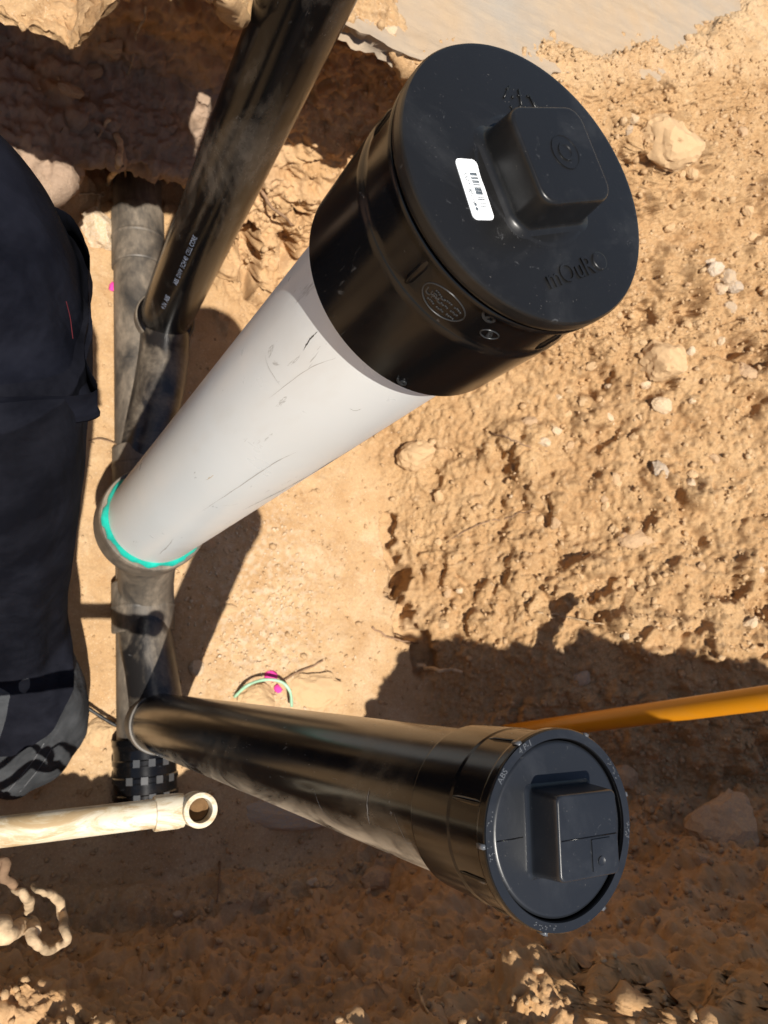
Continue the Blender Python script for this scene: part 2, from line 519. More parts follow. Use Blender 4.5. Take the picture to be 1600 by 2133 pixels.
def build_terrain():
    # columns: dense where the trench is, coarser outwards
    core = np.linspace(-0.08, 1.95, 640)
    rt, lf = [], []
    s, x = 0.0033, 1.95
    while x < 30:
        s *= 1.16; x += s; rt.append(x)
    s, x = 0.0033, -0.08
    while x > -30:
        s *= 1.16; x -= s; lf.append(x)
    X = np.array(lf[::-1] + list(core) + rt)
    nx = len(X)
    lip = np.interp(X, [-30, -0.6, 0.0, 0.06, 0.12, 0.22, 0.255, 0.285, 0.40, 0.49, 0.64, 0.85, 1.1, 1.35, 1.6, 2, 3, 30],
                    [0.80, 0.80, 0.79, 0.80, 0.755, 0.765, 0.80, 1.02, 1.05, 1.05, 1.04, 1.08, 1.16, 1.27, 1.38, 1.5, 1.6, 1.8])
    lip = lip + 0.03 * fbm(np.stack([X * 7, X * 0, X * 0 + 3.1], 1), 4)
    lipz = np.interp(X, [-30, 0.075, 0.12, 0.22, 0.30, 0.42, 30], [0.86, 0.86, 1.02, 1.02, 0.90, 0.795, 0.795])
    hump = 0.034 * sstep(0.80, 0.98, X) + 0.035 * (1 - sstep(0.52, 0.64, X)) * sstep(0.40, 0.44, X)
    hw = 0.20 * (1 - sstep(0.52, 0.68, X)) + np.interp(X, [1.3, 1.45, 1.65, 2.2], [0, 0.03, 0.14, 0.4])
    shade_crest = np.interp(X, [-30, 0.08, 0.3, 0.55, 0.74, 0.90, 1.3, 2.0, 30], [0.53, 0.56, 0.80, 0.86, 0.86, 1.38, 1.55, 1.6, 1.6])  # unseen near crest, added height on the right shades the bank
    zb = lambda y: bank(X, y if np.ndim(y) else np.full(nx, y))
    full = lambda v: np.full(nx, float(v))
    wob = 0.05 * fbm(np.stack([X * 3.1, X * 0, X * 0 + 8.8], 1), 3)
    lipb = np.interp(X, [-30, 0.05, 0.10, 0.18, 0.28, 0.60, 0.68, 30], [-0.345, -0.355, -0.37, -0.42, -0.475, -0.475, -0.425, -0.415])
    toe_y = np.interp(X, [-30, 0.0, 0.35, 0.6, 0.9, 1.3, 2, 30], [-0.40, -0.38, -0.46, -0.47, -0.42, -0.37, -0.36, -0.36]) + 0.4 * wob
    rails = [
        (full(-30), full(0.9), 8), (full(-4), 0.1 + shade_crest, 14), (full(-1.3), 0.06 + shade_crest, 40),
        (full(-0.80), 0.03 + shade_crest, 70), (lipb - 0.03 + wob * 0.4, shade_crest, 30),
        (lipb + wob * 0.4, shade_crest - 0.06, 80), (np.minimum(lipb - 0.03 + wob * 0.4, toe_y - 0.02), 0.5 * shade_crest + 0.08, 90), (toe_y - 0.015, zb(-0.45) + 0.10, 30),
        (toe_y + 0.06, zb(-0.38) + 0.01, 80), (full(-0.1), zb(-0.1), 120), (full(0.35), zb(0.35), 110), (full(0.75), zb(0.75), 70)]
    tl = sstep(0.43, 0.53, X)
    tr = sstep(0.72, 1.05, X)
    lf_y = np.interp(X, [-30, 0.0, 0.10, 0.15, 0.24, 30], [0.90, 0.93, 0.95, 1.03, 1.06, 1.06])
    L = [(1.32, 0.0), (1.34, 0.17), (lf_y + 0.05, 0.235), (lf_y, 0.31), (1.20, 0.375), (1.30, 0.62)]
    Mid = [(1.02, 0.0), (1.08, 0.09), (1.15, 0.19), (1.22, 0.29), (1.29, 0.41), (1.34, 0.56)]
    fr = [0.1, 0.24, 0.38, 0.52, 0.66, 0.80]
    z8 = zb(0.78)
    for (ly, lz), (my, mz), f_, n in zip(L, Mid, fr, (45, 45, 40, 55, 60, 55)):
        y = ly + (my - ly) * tl
        z = lz + (mz - lz) * tl
        z = z * (1 - tr) + (z8 + (0.795 - z8) * f_) * tr
        y = y * (1 - tr) + (0.78 + (lip - 0.78) * f_) * tr
        rails.append((y, z, n))
    uy = lip + 0.15 * (1 - tr) - 0.06 * tr
    uy = uy + 0.16 * (1 - sstep(0.22, 0.32, X))
    rails.append((uy, (lipz - 0.07) * (1 - tr) + 0.77 * tr, 50))
    rails.append((lip, lipz + 0.6 * hump, 50))
    rails.append((lip + 0.05, lipz + 0.010 + hump, 50))
    rails.append((lip + 0.06 + hw, lipz + 0.010 + 0.85 * hump, 50))
    rails.append((lip + 0.13 + hw, lipz + 0.002, 40))
    rails.append((lip + 1.6, full(0.80), 30))
    rails.append((full(30), full(0.9), 0))
    rows_y, rows_z, prog = [], [], []
    K = len(rails)
    for k in range(K - 1):
        y0, z0, n = rails[k]
        y1, z1, _ = rails[k + 1]
        for t in np.linspace(0, 1, n, endpoint=False):
            rows_y.append(y0 + (y1 - y0) * t); rows_z.append(z0 + (z1 - z0) * t); prog.append(k + t)
    rows_y.append(rails[-1][0]); rows_z.append(rails[-1][1]); prog.append(K - 1)
    Y = np.array(rows_y); Z = np.array(rows_z); prog = np.array(prog)
    # soften the profile corners
    for A in (Y, Z):
        for _ in range(7):
            A[1:-1] = 0.25 * A[:-2] + 0.5 * A[1:-1] + 0.25 * A[2:]
    for _ in range(3):
        Z[:, 1:-1] = 0.25 * Z[:, :-2] + 0.5 * Z[:, 1:-1] + 0.25 * Z[:, 2:]
    P = np.stack([np.broadcast_to(X, Y.shape), Y, Z], -1)
    ny = len(Y)
    def normals(P):
        du = np.gradient(P, axis=1); dv = np.gradient(P, axis=0)
        n = np.cross(du, dv)
        return n / (np.linalg.norm(n, axis=-1, keepdims=True) + 1e-12)
    N = normals(P)
    flat_ = P.reshape(-1, 3)
    pr = np.broadcast_to(prog[:, None], Y.shape).ravel()
    xx, yy, zz = flat_.T
    near = (np.abs(xx - 0.9) < 1.9) & (yy > -1.6) & (yy < 2.6)
    q = flat_[near]
    pn = pr[near]
    tfoot = q[:, 0] - foot(q[:, 1])
    on_floor = (1 - sstep(-0.05, 0.06, tfoot)) * sstep(7.1, 7.7, pn) * (1 - sstep(11.2, 12.2, pn))
    rough = 1 - on_floor
    wall_b = sstep(3.6, 4.2, pn) * (1 - sstep(7.4, 8.2, pn))
    wall_t = sstep(11.6, 12.6, pn) * (1 - sstep(18.6, 19.1, pn)) * (1 - sstep(0.75, 1.15, q[:, 0]))
    top = sstep(18.8, 19.3, pn)
    topn = 1 - 0.0 * top
    slope = rough * (1 - wall_b) * (1 - wall_t) * (1 - 0.75 * top)
    d = 0.022 * fbm(q * 4.5, 3) * rough + 0.006 * fbm(q * 6, 3) * on_floor
    d += (0.010 * fbm(q * 17 + 5, 4, 0.6)) * (0.25 * on_floor + rough * 0.9)
    d += 0.0035 * fbm(q * 70, 3, 0.65) * (0.25 * on_floor + rough)
    qw = q + 0.018 * np.stack([fbm(q * 14 + 41, 2), fbm(q * 14 + 53, 2), fbm(q * 14 + 67, 2)], 1)
    c1 = clods(qw * 13, 0.3, 0.75, 0.55) / 13
    c2 = clods(qw * 34 + 3.3, 0.3, 0.7, 0.6) / 34
    c3 = clods(q * 90 + 9.1, 0.25, 0.6, 0.7) / 90
    patch = sstep(-0.3, 0.35, fbm(q * 3.2 + 2.2, 3) + 0.30 * sstep(0.9, 1.5, q[:, 0]))
    rid = np.abs(fbm(q * 8.5 + 12, 4, 0.55))
    rid2 = np.abs(fbm(q * 24 + 31, 4, 0.6))
    gouge = sstep(0.48, 0.95, fbm(q * 6.5 + 77, 3, 0.5))
    c0 = clods(qw * 7.5 + 1.1, 0.3, 0.8, 0.45) / 7.5
    d += slope * (0.42 * c0 * patch + 0.75 * c1 * patch + 0.72 * c2 * (0.35 + 0.65 * patch) + 0.7 * c3 + 0.010 * (rid - 0.25) + 0.009 * (rid2 - 0.25)
                  + 0.0050 * fbm(q * 95 + 19, 3, 0.7) - 0.030 * gouge)
    d += (0.95 * wall_b + 1.1 * wall_t) * (0.35 * c0 + 0.45 * c1 + 0.40 * c2 + 0.5 * c3 + 0.022 * (rid - 0.25) + 0.010 * (rid2 - 0.25))
    gravel = np.exp(-(((q[:, 0] - 0.62) / 0.17) ** 2 + ((q[:, 1] - 0.17) / 0.26) ** 2))
    d += on_floor * (0.42 * c3 * (0.18 + gravel) + 0.22 * c2 * gravel)
    # ledges and hollows of the cut faces
    lay = fbm(q * [2.5, 2.5, 16] + 1.7, 3)
    d += wall_t * 0.022 * lay + wall_b * 0.012 * lay
    # cracks and holes in the ground
    def dent(pts, w, depth):
        nonlocal d
        pts = np.array([p[:2] for p in pts])
        best = np.full(len(q), 9.0)
        for a, b in zip(pts[:-1], pts[1:]):
            ab = b - a
            t = np.clip(((q[:, :2] - a) @ ab) / (ab @ ab), 0, 1)
            best = np.minimum(best, np.linalg.norm(q[:, :2] - a - t[:, None] * ab, axis=1))
        best = best + 0.013 * perlin(q * 38) + 0.006 * perlin(q * 95)
        sel = (pn > 7.5) & (pn < 14)
        d -= np.where(sel, depth * (1 - sstep(w * 0.35, w, best)), 0)
    za = 0.03
    dent([at_z(u, v, za) for u, v in ((812, 1080), (818, 1140), (838, 1190), (842, 1235))], 0.020, 0.045)
    dent([at_z(u, v, za) for u, v in ((842, 1195), (836, 1225))], 0.032, 0.075)
    dent([at_z(u, v, za) for u, v in ((850, 1270), (846, 1310), (880, 1330), (886, 1390))], 0.030, 0.070)
    dent([at_z(u, v, 0.04) for u, v in ((492, 515), (515, 545), (530, 580))], 0.030, 0.075)
    dent([at_z(u, v, 0.12) for u, v in ((548, 385), (570, 430), (600, 455))], 0.032, 0.09)
    dent([at_z(u, v, 0.12) for u, v in ((600, 500), (610, 520))], 0.026, 0.05)
    dent([at_z(u, v, 0.05) for u, v in ((528, 590), (545, 606))], 0.020, 0.04)
    dent([at_z(u, v, 0.10) for u, v in ((985, 985), (990, 1000))], 0.022, 0.03)
    for (u, v, z_) in ((1170, 830, 0.32), (1130, 1250, 0.12), (1425, 1245, 0.37), (1500, 1280, 0.42), (1350, 690, 0.48), (1545, 770, 0.6),
                       (1505, 870, 0.53), (1450, 765, 0.5), (1240, 715, 0.4), (1270, 850, 0.36), (1130, 965, 0.18), (1400, 1700, 0.25), (1340, 1830, 0.25)):
        a = at_z(u, v, z_)
        dent([a, a + [0.02, 0.015, 0]], 0.036, 0.042)
    out = flat_.copy()
    nn = N.reshape(-1, 3)
    out[near] += nn[near] * d[:, None]
    # second pass: fine roughness along the displaced normal, mostly sideways on the walls
    P2 = out.reshape(ny, nx, 3)
    N2 = normals(P2).reshape(-1, 3)
    out[near] += N2[near] * ((0.006 * fbm(q * 33 + 4, 3, 0.6)) * (wall_b + wall_t))[:, None]
    idx = np.arange(ny * nx).reshape(ny, nx)
    Q = np.stack([idx[:-1, :-1], idx[:-1, 1:], idx[1:, 1:], idx[1:, :-1]], -1).reshape(-1, 4)
    me = mesh_np('ground', out, Q)
    # soil layers as attributes
    lay_v = np.zeros(len(out)); greyish = np.zeros(len(out)); chalk = np.zeros(len(out))
    nz = 0.10 * fbm(q * 5 + 3, 3)
    up_layer = wall_t * sstep(0.36, 0.46, q[:, 2] + nz) + wall_b * 0.8 * sstep(0.05, 0.2, q[:, 2] + nz) + 0.35 * wall_t
    lay_v[near] = np.clip(up_layer, 0, 1)
    ledge_grey = wall_t * sstep(0.20, 0.28, q[:, 2] + 0.5 * nz) * (1 - sstep(0.38, 0.46, q[:, 2] + nz))
    greyish[near] = np.clip(ledge_grey * 0.9 * (1 - tl_of(q[:, 0])), 0, 1)  # far ledge tinted greyer than the soil round it
    chalk[near] = np.clip(on_floor * gravel * sstep(0.0, 0.35, fbm(q * 60, 4)) * 0.40, 0, 1)
    dugv = np.zeros(len(out)); dugv[near] = slope * (1 - 0.5 * top)
    for nm, arr in (('layer', lay_v), ('greyish', greyish), ('chalk', chalk), ('dug', dugv)):
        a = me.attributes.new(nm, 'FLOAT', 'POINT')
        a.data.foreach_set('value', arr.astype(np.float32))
    me.polygons.foreach_set('use_smooth', np.ones(len(Q), dtype=bool))
    me.materials.append(soil)
    ob = bpy.data.objects.new('ground', me)
    C.objects.link(ob)
    tag(ob, 'sandy tan trench floor, rubble bank and cut soil walls', None, None, 'structure')
    return ob, out, Q, P2

def tl_of(x):
    return sstep(0.46, 0.62, x)

ground, GV, GQ, GP = build_terrain()
_sel = (np.abs(GV[:, 0] - 0.9) < 1.3) & (GV[:, 1] > -0.9) & (GV[:, 1] < 2.0)
_qs = GQ[_sel[GQ].all(1)]
_remap = -np.ones(len(GV), int)
_ids = np.unique(_qs)
_remap[_ids] = np.arange(len(_ids))
BV = BVHTree.FromPolygons(GV[_ids].tolist(), _remap[_qs].tolist())

def hit(u, v):
    d = ray(u, v)
    p, n, i, t = BV.ray_cast(Vector(CAM), Vector(d))
    if p is None:
        p, n = Vector(at_z(u, v, 0.0)), Vector((0, 0, 1))
    n = np.array(n)
    if n @ d > 0: n = -n
    return np.array(p), n

# ------------------------------------------------------------------ concrete slab
def build_slab():
    nu, nv = 260, 150
    x = np.linspace(0.36, 2.6, nu)
    edge = np.interp(x, [0.36, 0.49, 0.64, 0.85, 0.95, 1.1, 1.34, 1.45, 1.65, 2.0, 2.6], [1.09, 1.045, 1.035, 1.07, 1.14, 1.19, 1.27, 1.33, 1.50, 1.8, 2.4])
    edge = edge + 0.010 * fbm(np.stack([x * 22, x * 0, x * 0 + 2], 1), 4) + 0.012 * fbm(np.stack([x * 5, x * 0, x * 0 + 6], 1), 2)
    v = np.linspace(0, 1, nv) ** 1.6
    Y = edge[None, :] + v[:, None] * (3.2 - edge[None, :])
    Xg = np.broadcast_to(x, Y.shape)
    fl = np.stack([Xg, Y, Y * 0], -1).reshape(-1, 3)
    Z = 0.817 + 0.004 * fbm(fl * [3, 14, 1], 3) + 0.0025 * fbm(fl * [60, 60, 1], 3)
    T = np.stack([Xg, Y, Z.reshape(Y.shape)], -1)
    mb = MB()
    # top
    idx = np.arange(nu * nv).reshape(nv, nu)
    fs = np.stack([idx[:-1, :-1], idx[:-1, 1:], idx[1:, 1:], idx[1:, :-1]], -1).reshape(-1, 4)
    mb.add(T.reshape(-1, 3), fs.tolist())
    # ragged broken front edge, then underside
    rows = [T[0]]
    for k, (dy, dz) in enumerate(((0.004, -0.010), (0.012, -0.022), (0.004, -0.034), (0.02, -0.046), (0.30, -0.048))):
        r = T[0].copy()
        n_ = fbm(np.stack([x * 45, x * 0 + k * 3.7, x * 0], 1), 3)
        r[:, 1] += dy + 0.010 * n_
        r[:, 2] += dz + 0.004 * n_
        rows.append(r)
    E_ = np.array(rows)
    ide = np.arange(E_.shape[0] * nu).reshape(-1, nu)
    fe = np.stack([ide[:-1, 1:], ide[:-1, :-1], ide[1:, :-1], ide[1:, 1:]], -1).reshape(-1, 4)
    mb.add(E_.reshape(-1, 3), fe.tolist())
    ob = mb.build('concrete_slab', slab_mat, None, 60)
    tag(ob, 'dusty grey concrete slab with a broken edge above the trench', None, None, 'structure')
build_slab()

# ------------------------------------------------------------------ pipes
def rounded_square(half, r, n=6):
    pts = []
    for sx, sy, a0 in ((1, 1, 0), (-1, 1, 90), (-1, -1, 180), (1, -1, 270)):
        for k in range(n + 1):
            a = math.radians(a0 + 90 * k / n)
            pts.append((sx * (half - r) + r * math.cos(a), sy * (half - r) + r * math.sin(a)))
    return np.array(pts)

def square_nut(o, F, ang, half, h, r, foot_w=0.004):
    a, u, w = F
    c, s_ = math.cos(ang), math.sin(ang)
    U, Wv = u * c + w * s_, -u * s_ + w * c
    mb = MB()
    rings = []
    for hf, z in ((half + foot_w, -0.001), (half + foot_w * 0.7, 0.0), (half + foot_w * 0.3, 0.0010), (half + foot_w * .08, 0.0026), (half, 0.0045), (half * 0.998, 0.0055), (half * 0.962, h - 0.0045), (half * 0.960, h - 0.0036), (half * 0.955, h - 0.0022), (half * 0.945, h - 0.0010), (half * 0.930, h - 0.0003), (half * 0.910, h), (half * 0.88, h)):
        q = rounded_square(hf, r * hf / half)
        rings.append([o + U * p[0] + Wv * p[1] + a * z for p in q])
    mb.loft(rings, True, False, True)
    return mb, U, Wv

def put_text(mb, body, size, o, U, V_, N_, extrude, curve=None):
    T, F_ = text_mesh(body, size, extrude)
    pts = []
    for p in T:
        if curve:                       # wrap round a cylinder of that radius about its axis
            rad, axis_o, a = curve
            pts.append(None)
        else:
            pts.append(o + U * p[0] + V_ * p[1] + N_ * p[2])
    mb.add(pts, F_)

def wrap_text(mb, body, size, axis_o, a, rad, n0, along, h0, extrude, rot=0.0):
    """lettering on a cylinder: n0 is the outward direction, h0 the height along axis a; rot turns it on the surface"""
    T, F_ = text_mesh(body, size, extrude)
    n0 = n0 - a * (n0 @ a)
    n0 /= np.linalg.norm(n0)
    t0 = np.cross(a, n0)
    c, s_ = math.cos(rot), math.sin(rot)
    pts = []
    for p in T:
        x, y = p[0] * c - p[1] * s_, p[0] * s_ + p[1] * c
        th = x / rad
        nd = n0 * math.cos(th) + t0 * math.sin(th)
        pts.append(axis_o + a * (h0 + y) + nd * (rad + p[2]))
    mb.add(pts, F_)

B0, B1 = np.array([0.2804, 0.2884, 0.4106]), np.array([0.2973, 0.2987, 1.4086])
C0, C1 = np.array([0.3567, -0.0747, 0.0565]), np.array([0.3735, -0.1136, 1.288])
A0, A1 = np.array([0.3617, 0.8266, 0.0887]), np.array([0.3323, 0.8429, 1.0013])
MX = lambda y: 0.3385 - 0.0262 * y
MZ = 0.034

# --- drain line in the trench floor
drain = thing('drain_pipe', 'dusty black drain pipe lying along the trench floor under the three standpipes', 'drain pipe', (MX(0.2), 0.2, MZ))
def mpt(y, dz=0.0): return np.array([MX(y), y, MZ + dz])
mdir = (mpt(1) - mpt(0)); mdir /= np.linalg.norm(mdir)
mb = MB(); mb.tube([mpt(y) for y in np.linspace(-0.17, 1.5, 40)], 0.0568, 48); mb.build('pipe', abs_grimy, drain)
def sleeve(y0, y1, r, mat, name='coupling', extra=()):
    mb = MB()
    L = y1 - y0
    prof = [(0.056, 0), (r - 0.002, 0.0005), (r, 0.003), (r, L / 2 - 0.004), (r + 0.0015, L / 2 - 0.002), (r + 0.0015, L / 2 + 0.002), (r, L / 2 + 0.004), (r, L - 0.003), (r - 0.002, L - 0.0005), (0.056, L)]
    mb.lathe(mpt(y0), mdir, prof, 56)
    return mb.build(name, mat, drain)
sleeve(0.98, 1.13, 0.0615, abs_grimy, 'hub')
sleeve(0.44, 0.53, 0.0625, abs_grimy, 'hub')
sleeve(0.115, 0.225, 0.066, abs_grimy, 'hub')
# ribbed clamp coupling at the near end
mb = MB()
prof = [(0.05, -0.01), (0.0655, -0.009), (0.067, -0.006)]
y0, y1 = -0.245, -0.105
for k in range(3):
    b = 0.022 + k * 0.034
    prof += [(0.064, b - 0.012), (0.064, b - 0.004), (0.0665, b - 0.002), (0.0665, b + 0.007), (0.064, b + 0.009)]
prof += [(0.064, 0.118), (0.067, 0.128), (0.0655, 0.139), (0.05, 0.14)]
mb.lathe(mpt(y0), mdir, prof, 64)
cl = mb.build('clamp_coupling', abs_clean, drain)
mb = MB()
for k in range(3):
    for j in range(-3, 4):
        if (j + k) % 2: continue
        th = math.radians(90 + j * 13)
        y = y0 + 0.022 + k * 0.034 + 0.002
        n_ = np.array([math.cos(th), 0, math.sin(th)])
        mb.box(mpt(y) + n_ * 0.0665, np.array([-n_[2], 0, n_[0]]) * 0.0068, np.array([0, 0.0075, 0]), n_ * 0.0009)
tag(mb.build('glint_block', rib_glint, cl, 30), kind='stuff')
# wye branches
mb = MB()
path = smooth_path([mpt(0.44, 0.0), mpt(0.52, 0.01) + [0.004, 0, 0], (0.352, 0.66, 0.085), (0.364, 0.77, 0.088), (0.3615, 0.815, 0.085), A0 + [0, 0, 0.02]], 10)
mb.tube(path, 0.0565, 40); mb.build('wye_branch', abs_sooty, drain)
mb = MB()
path = smooth_path([mpt(0.22, 0), mpt(0.12, 0.012), (0.347, 0.03, 0.055), (0.356, -0.045, 0.066), C0 + [0, 0, 0.03]], 10)
mb.tube(path, 0.0565, 40); mb.build('wye_branch', abs_sooty, drain)
mb = MB()
path = smooth_path([mpt(0.16, 0.0), mpt(0.21, 0.03), (0.318, 0.262, 0.15), (0.290, 0.285, 0.25), B0 + [0, 0, -0.09], B0 + [0, 0, -0.06]], 10)
mb.tube(path, np.concatenate([np.full(len(path) - 14, 0.058), np.linspace(0.058, 0.086, 14)]), 44); mb.build('reducer_branch', abs_grimy, drain)

# --- white standpipe
aB, uB, wB = FB = frame(B1 - B0)
LB = np.linalg.norm(B1 - B0)
sp = thing('white_standpipe', 'tall off-white plastic standpipe with a wide black capped top and a label on its cap', 'standpipe', B0)
RP = 0.082
mb = MB(); mb.lathe(B0, aB, [(RP, -0.06), (RP, 0.0)] + [(RP, LB * k / 20) for k in range(1, 19)] + [(RP, LB - 0.05)], 96); mb.build('pipe', white_plastic, sp)
mb = MB(); mb.lathe(B0, aB, [(0.079, -0.075), (0.0920, -0.074), (0.0945, -0.07), (0.0945, -0.012), (0.0925, -0.006), (0.0815, -0.006)], 72); mb.build('hub', abs_grimy, sp)
mb = MB()
ringp = [(0.0815, -0.008), (0.0876, -0.008), (0.0876, -0.003), (0.0858, 0.002), (0.0818, 0.007)]
nr = 96
t = np.linspace(0, 2 * np.pi, nr, endpoint=False)
amp = 1 + 0.75 * fbm(np.stack([np.cos(t) * 4, np.sin(t) * 4, t * 0], 1), 4) + 0.9 * np.exp(-((t - np.pi - 0.1) / 0.16) ** 2)
rings = []
for r_, h_ in ringp:
    rr = RP - 0.0006 + (r_ - RP + 0.0006) * amp
    rings.append(B0 + aB * h_ * 1.0 + (np.cos(t) * rr)[:, None] * uB + (np.sin(t) * rr)[:, None] * wB)
mb.loft(rings, True, False, False); mb.build('primer_ring', primer, sp, 0)
# black threaded adapter
mb = MB()
prof = [(RP, -0.134), (0.0925, -0.1345), (0.0948, -0.1325), (0.0962, -0.0560), (0.0960, -0.0535), (0.0948, -0.0510), (0.0943, -0.0500), (0.0941, -0.046),
        (0.0944, -0.0190), (0.0962, -0.0175), (0.0964, -0.0155), (0.0955, -0.0140), (0.0925, -0.0135), (0.0925, -0.0125), (0.080, -0.0125)]
mb.lathe(B1, aB, prof, 128)
ad = mb.build('adapter', abs_clean, sp)
# ribs, the oval stamp and figures moulded into the adapter
cam_n = lambda p: (CAM - p) / np.linalg.norm(CAM - p)
mb = MB()
def rib(mb, o, a, rad, n0, h0, h1, r=0.0035):
    n0 = n0 - a * (n0 @ a); n0 /= np.linalg.norm(n0)
    mb.tube([o + n0 * (rad - 0.001) + a * h for h in np.linspace(h0, h1, 6)], [r * 0.5, r, r, r, r, r * 0.5], 10)
def ndir(o, a, u, v, rad=0.09):
    """outward direction of the point of a cylinder seen at a pixel"""
    d = ray(u, v)
    w0 = CAM - o
    dp, wp = d - a * (d @ a), w0 - a * (w0 @ a)
    A_, B_, C_ = dp @ dp, 2 * dp @ wp, wp @ wp - rad * rad
    disc = max(B_ * B_ - 4 * A_ * C_, 0)
    t_ = (-B_ - math.sqrt(disc)) / (2 * A_)
    p = CAM + d * t_ - o
    return p - a * (p @ a), p @ a
for u_, v_ in ((893, 545), (1128, 712), (806, 258)):
    n_, h_ = ndir(B1, aB, u_, v_, 0.092)
    mb = MB()
    rib(mb, B1, aB, 0.0943, n_, -0.047, -0.021, 0.0030)
    mb.build('rib', abs_clean, ad)
mb = MB()
for u_, v_, tx, sz, ro in ((1018, 655, '6', 0.017, 1.35), (838, 787, '6', 0.014, 1.35), (1020, 690, 'B', 0.008, 0.3), (908, 612, 'UPC', 0.007, 0.15)):
    n_, h_ = ndir(B1, aB, u_, v_, 0.092)
    wrap_text(mb, tx, sz, B1, aB, 0.0943 if h_ > -0.05 else 0.0958, n_, None, h_, 0.0006, ro)
for u_, v_, r_ in ((926, 627, 0.0135), (1020, 690, 0.0055)):
    n_, h_ = ndir(B1, aB, u_, v_, 0.092)
    n_ = n_ / np.linalg.norm(n_); t_ = np.cross(aB, n_)
    ring = []
    for k in range(41):
        th = 2 * math.pi * k / 40
        x, y = r_ * 1.15 * math.cos(th), r_ * 0.8 * math.sin(th)
        nd = n_ * math.cos(x / 0.0916) + t_ * math.sin(x / 0.0916)
        ring.append(B1 + aB * (h_ + y) + nd * 0.0944)
    mb.tube(ring, 0.0005, 6)
for k in range(46):                         # dotted rows of the stamp
    n_, h_ = ndir(B1, aB, 926, 630, 0.092)
    n_ = n_ / np.linalg.norm(n_); t_ = np.cross(aB, n_)
    x, y = -0.0105 + 0.021 * (k % 15) / 14, (-0.0045, 0.0003, 0.0045, 0.0)[min(k // 15, 3)]
    if (k * 7) % 5 == 0: continue
    nd = n_ * math.cos(x / 0.0916) + t_ * math.sin(x / 0.0916)
    mb.box(B1 + aB * (h_ + y + random.uniform(-.0006, .0006)) + nd * 0.0944, t_ * 0.00055, aB * random.uniform(.0004, .0009), nd * 0.0004)
tag(mb.build('moulded_marks', mark_plastic, ad, 0), kind='stuff')
# screwed plug with its square nut
mb = MB()
prof = [(0.080, -0.0130), (0.0950, -0.0125), (0.0965, -0.0110), (0.0969, -0.008), (0.0967, -0.002), (0.0955, -0.0003), (0.0940, 0.0), (0.06, 0.0004), (0.045, 0.0006), (0.044, 0.0011), (0.02, 0.0011)]
mb.lathe(B1, aB, prof, 128, False, True)
plug = mb.build('plug', abs_cap, sp)
mbn, U, Wv = square_nut(B1 + aB * 0.0010, FB, math.radians(20.5), 0.0330, 0.0265, 0.0115, 0.0060)
top = B1 + aB * 0.0275
nut_c = top + U * 0.003 + Wv * 0.001
mbn.lathe(nut_c, aB, [(0.0115, -0.0005), (0.0113, 0.0006), (0.0108, 0.0006), (0.0106, 0.0002), (0.0062, 0.0003), (0.006, 0.0010), (0.0045, 0.0010), (0.004, 0.0004), (0.001, 0.0004)], 40, False, True)
mbn.build('square_nut', abs_cap, plug, 35)
mb = MB()
c_ = B1 + aB * 0.0008 + uB * 0.0262 + wB * (-0.0575)
ang = math.radians(27)
U2, W2 = uB * math.cos(ang) + wB * math.sin(ang), -uB * math.sin(ang) + wB * math.cos(ang)
put_text(mb, 'mOuR', 0.0180, c_ - U2 * 0.004, U2, W2, aB, 0.0006)
mb.lathe(c_ + U2 * 0.0275 + W2 * 0.001, aB, [(0.0065, -0.0008), (0.0062, 0.0007), (0.001, 0.0008)], 24, False, True)
c2_ = B1 + aB * 0.0008 - uB * 0.002 + wB * 0.060
for k, th in enumerate((-28, 5, 30)):
    t_ = math.radians(90 + th)
    mb.tube([c2_ + (uB * (-0.012 + 0.011 * k)) + (uB * math.cos(t_) + wB * math.sin(t_)) * s_ for s_ in (-0.006, 0, 0.006)], 0.0007, 6)
for k in range(26):
    mb.box(c2_ + uB * random.uniform(-.012, .016) + wB * random.uniform(-.022, .004), uB * random.uniform(.0003, .001), wB * random.uniform(.0003, .001), aB * 0.0005)
tag(mb.build('moulded_marks', abs_cap, plug, 0), kind='stuff')
# paper label
sc = B1 + aB * 0.0005 + uB * (-0.0482) + wB * (-0.0217)
ang = math.radians(-75.0)
SU, SW = uB * math.cos(ang) + wB * math.sin(ang), -uB * math.sin(ang) + wB * math.cos(ang)   # SU runs along the label
mb = MB()
pts = []
for sx, sy, a0 in ((1, 1, 0), (-1, 1, 90), (-1, -1, 180), (1, -1, 270)):
    for k in range(7):
        a_ = math.radians(a0 + 15 * k)
        pts.append((sx * 0.0162 + 0.0035 * math.cos(a_), sy * 0.0048 + 0.0035 * math.sin(a_)))
mb.loft([[sc + SU * p[0] + SW * p[1] + aB * h_ for p in pts] for h_ in (0.0, 0.0004)], True, False, True)
lab = mb.build('paper_label', paper, sp, 30)
mb = MB()
x = -0.0105
while x < 0.0125:
    w_ = random.choice([0.00025, 0.00025, 0.0004, 0.0008])
    mb.box(sc + SU * x + SW * 0.0025 + aB * 0.00052, SU * w_, SW * 0.0027, aB * 0.00008)
    x += w_ + random.choice([0.0006, 0.0011, 0.0019])
put_text(mb, '802255', 0.0042, sc + SU * (-0.0045) - SW * 0.0036 + aB * 0.00055, -SU, -SW, aB, 0.00005)
put_text(mb, 'SOE', 0.0046, sc + SU * 0.0052 - SW * 0.0034 + aB * 0.00055, -SU, -SW, aB, 0.00005)
for k, dx in enumerate((0.0100, 0.0128)):
    q = [sc + SU * (dx + 0.0013 * math.cos(t_)) + SW * (-0.0034 + 0.0012 * math.sin(t_)) for t_ in np.linspace(0, 2 * np.pi, 5 + 3 * k, endpoint=False)]
    mb.loft([[p + aB * h_ for p in q] for h_ in (0.0004, 0.0006)], True, False, True)
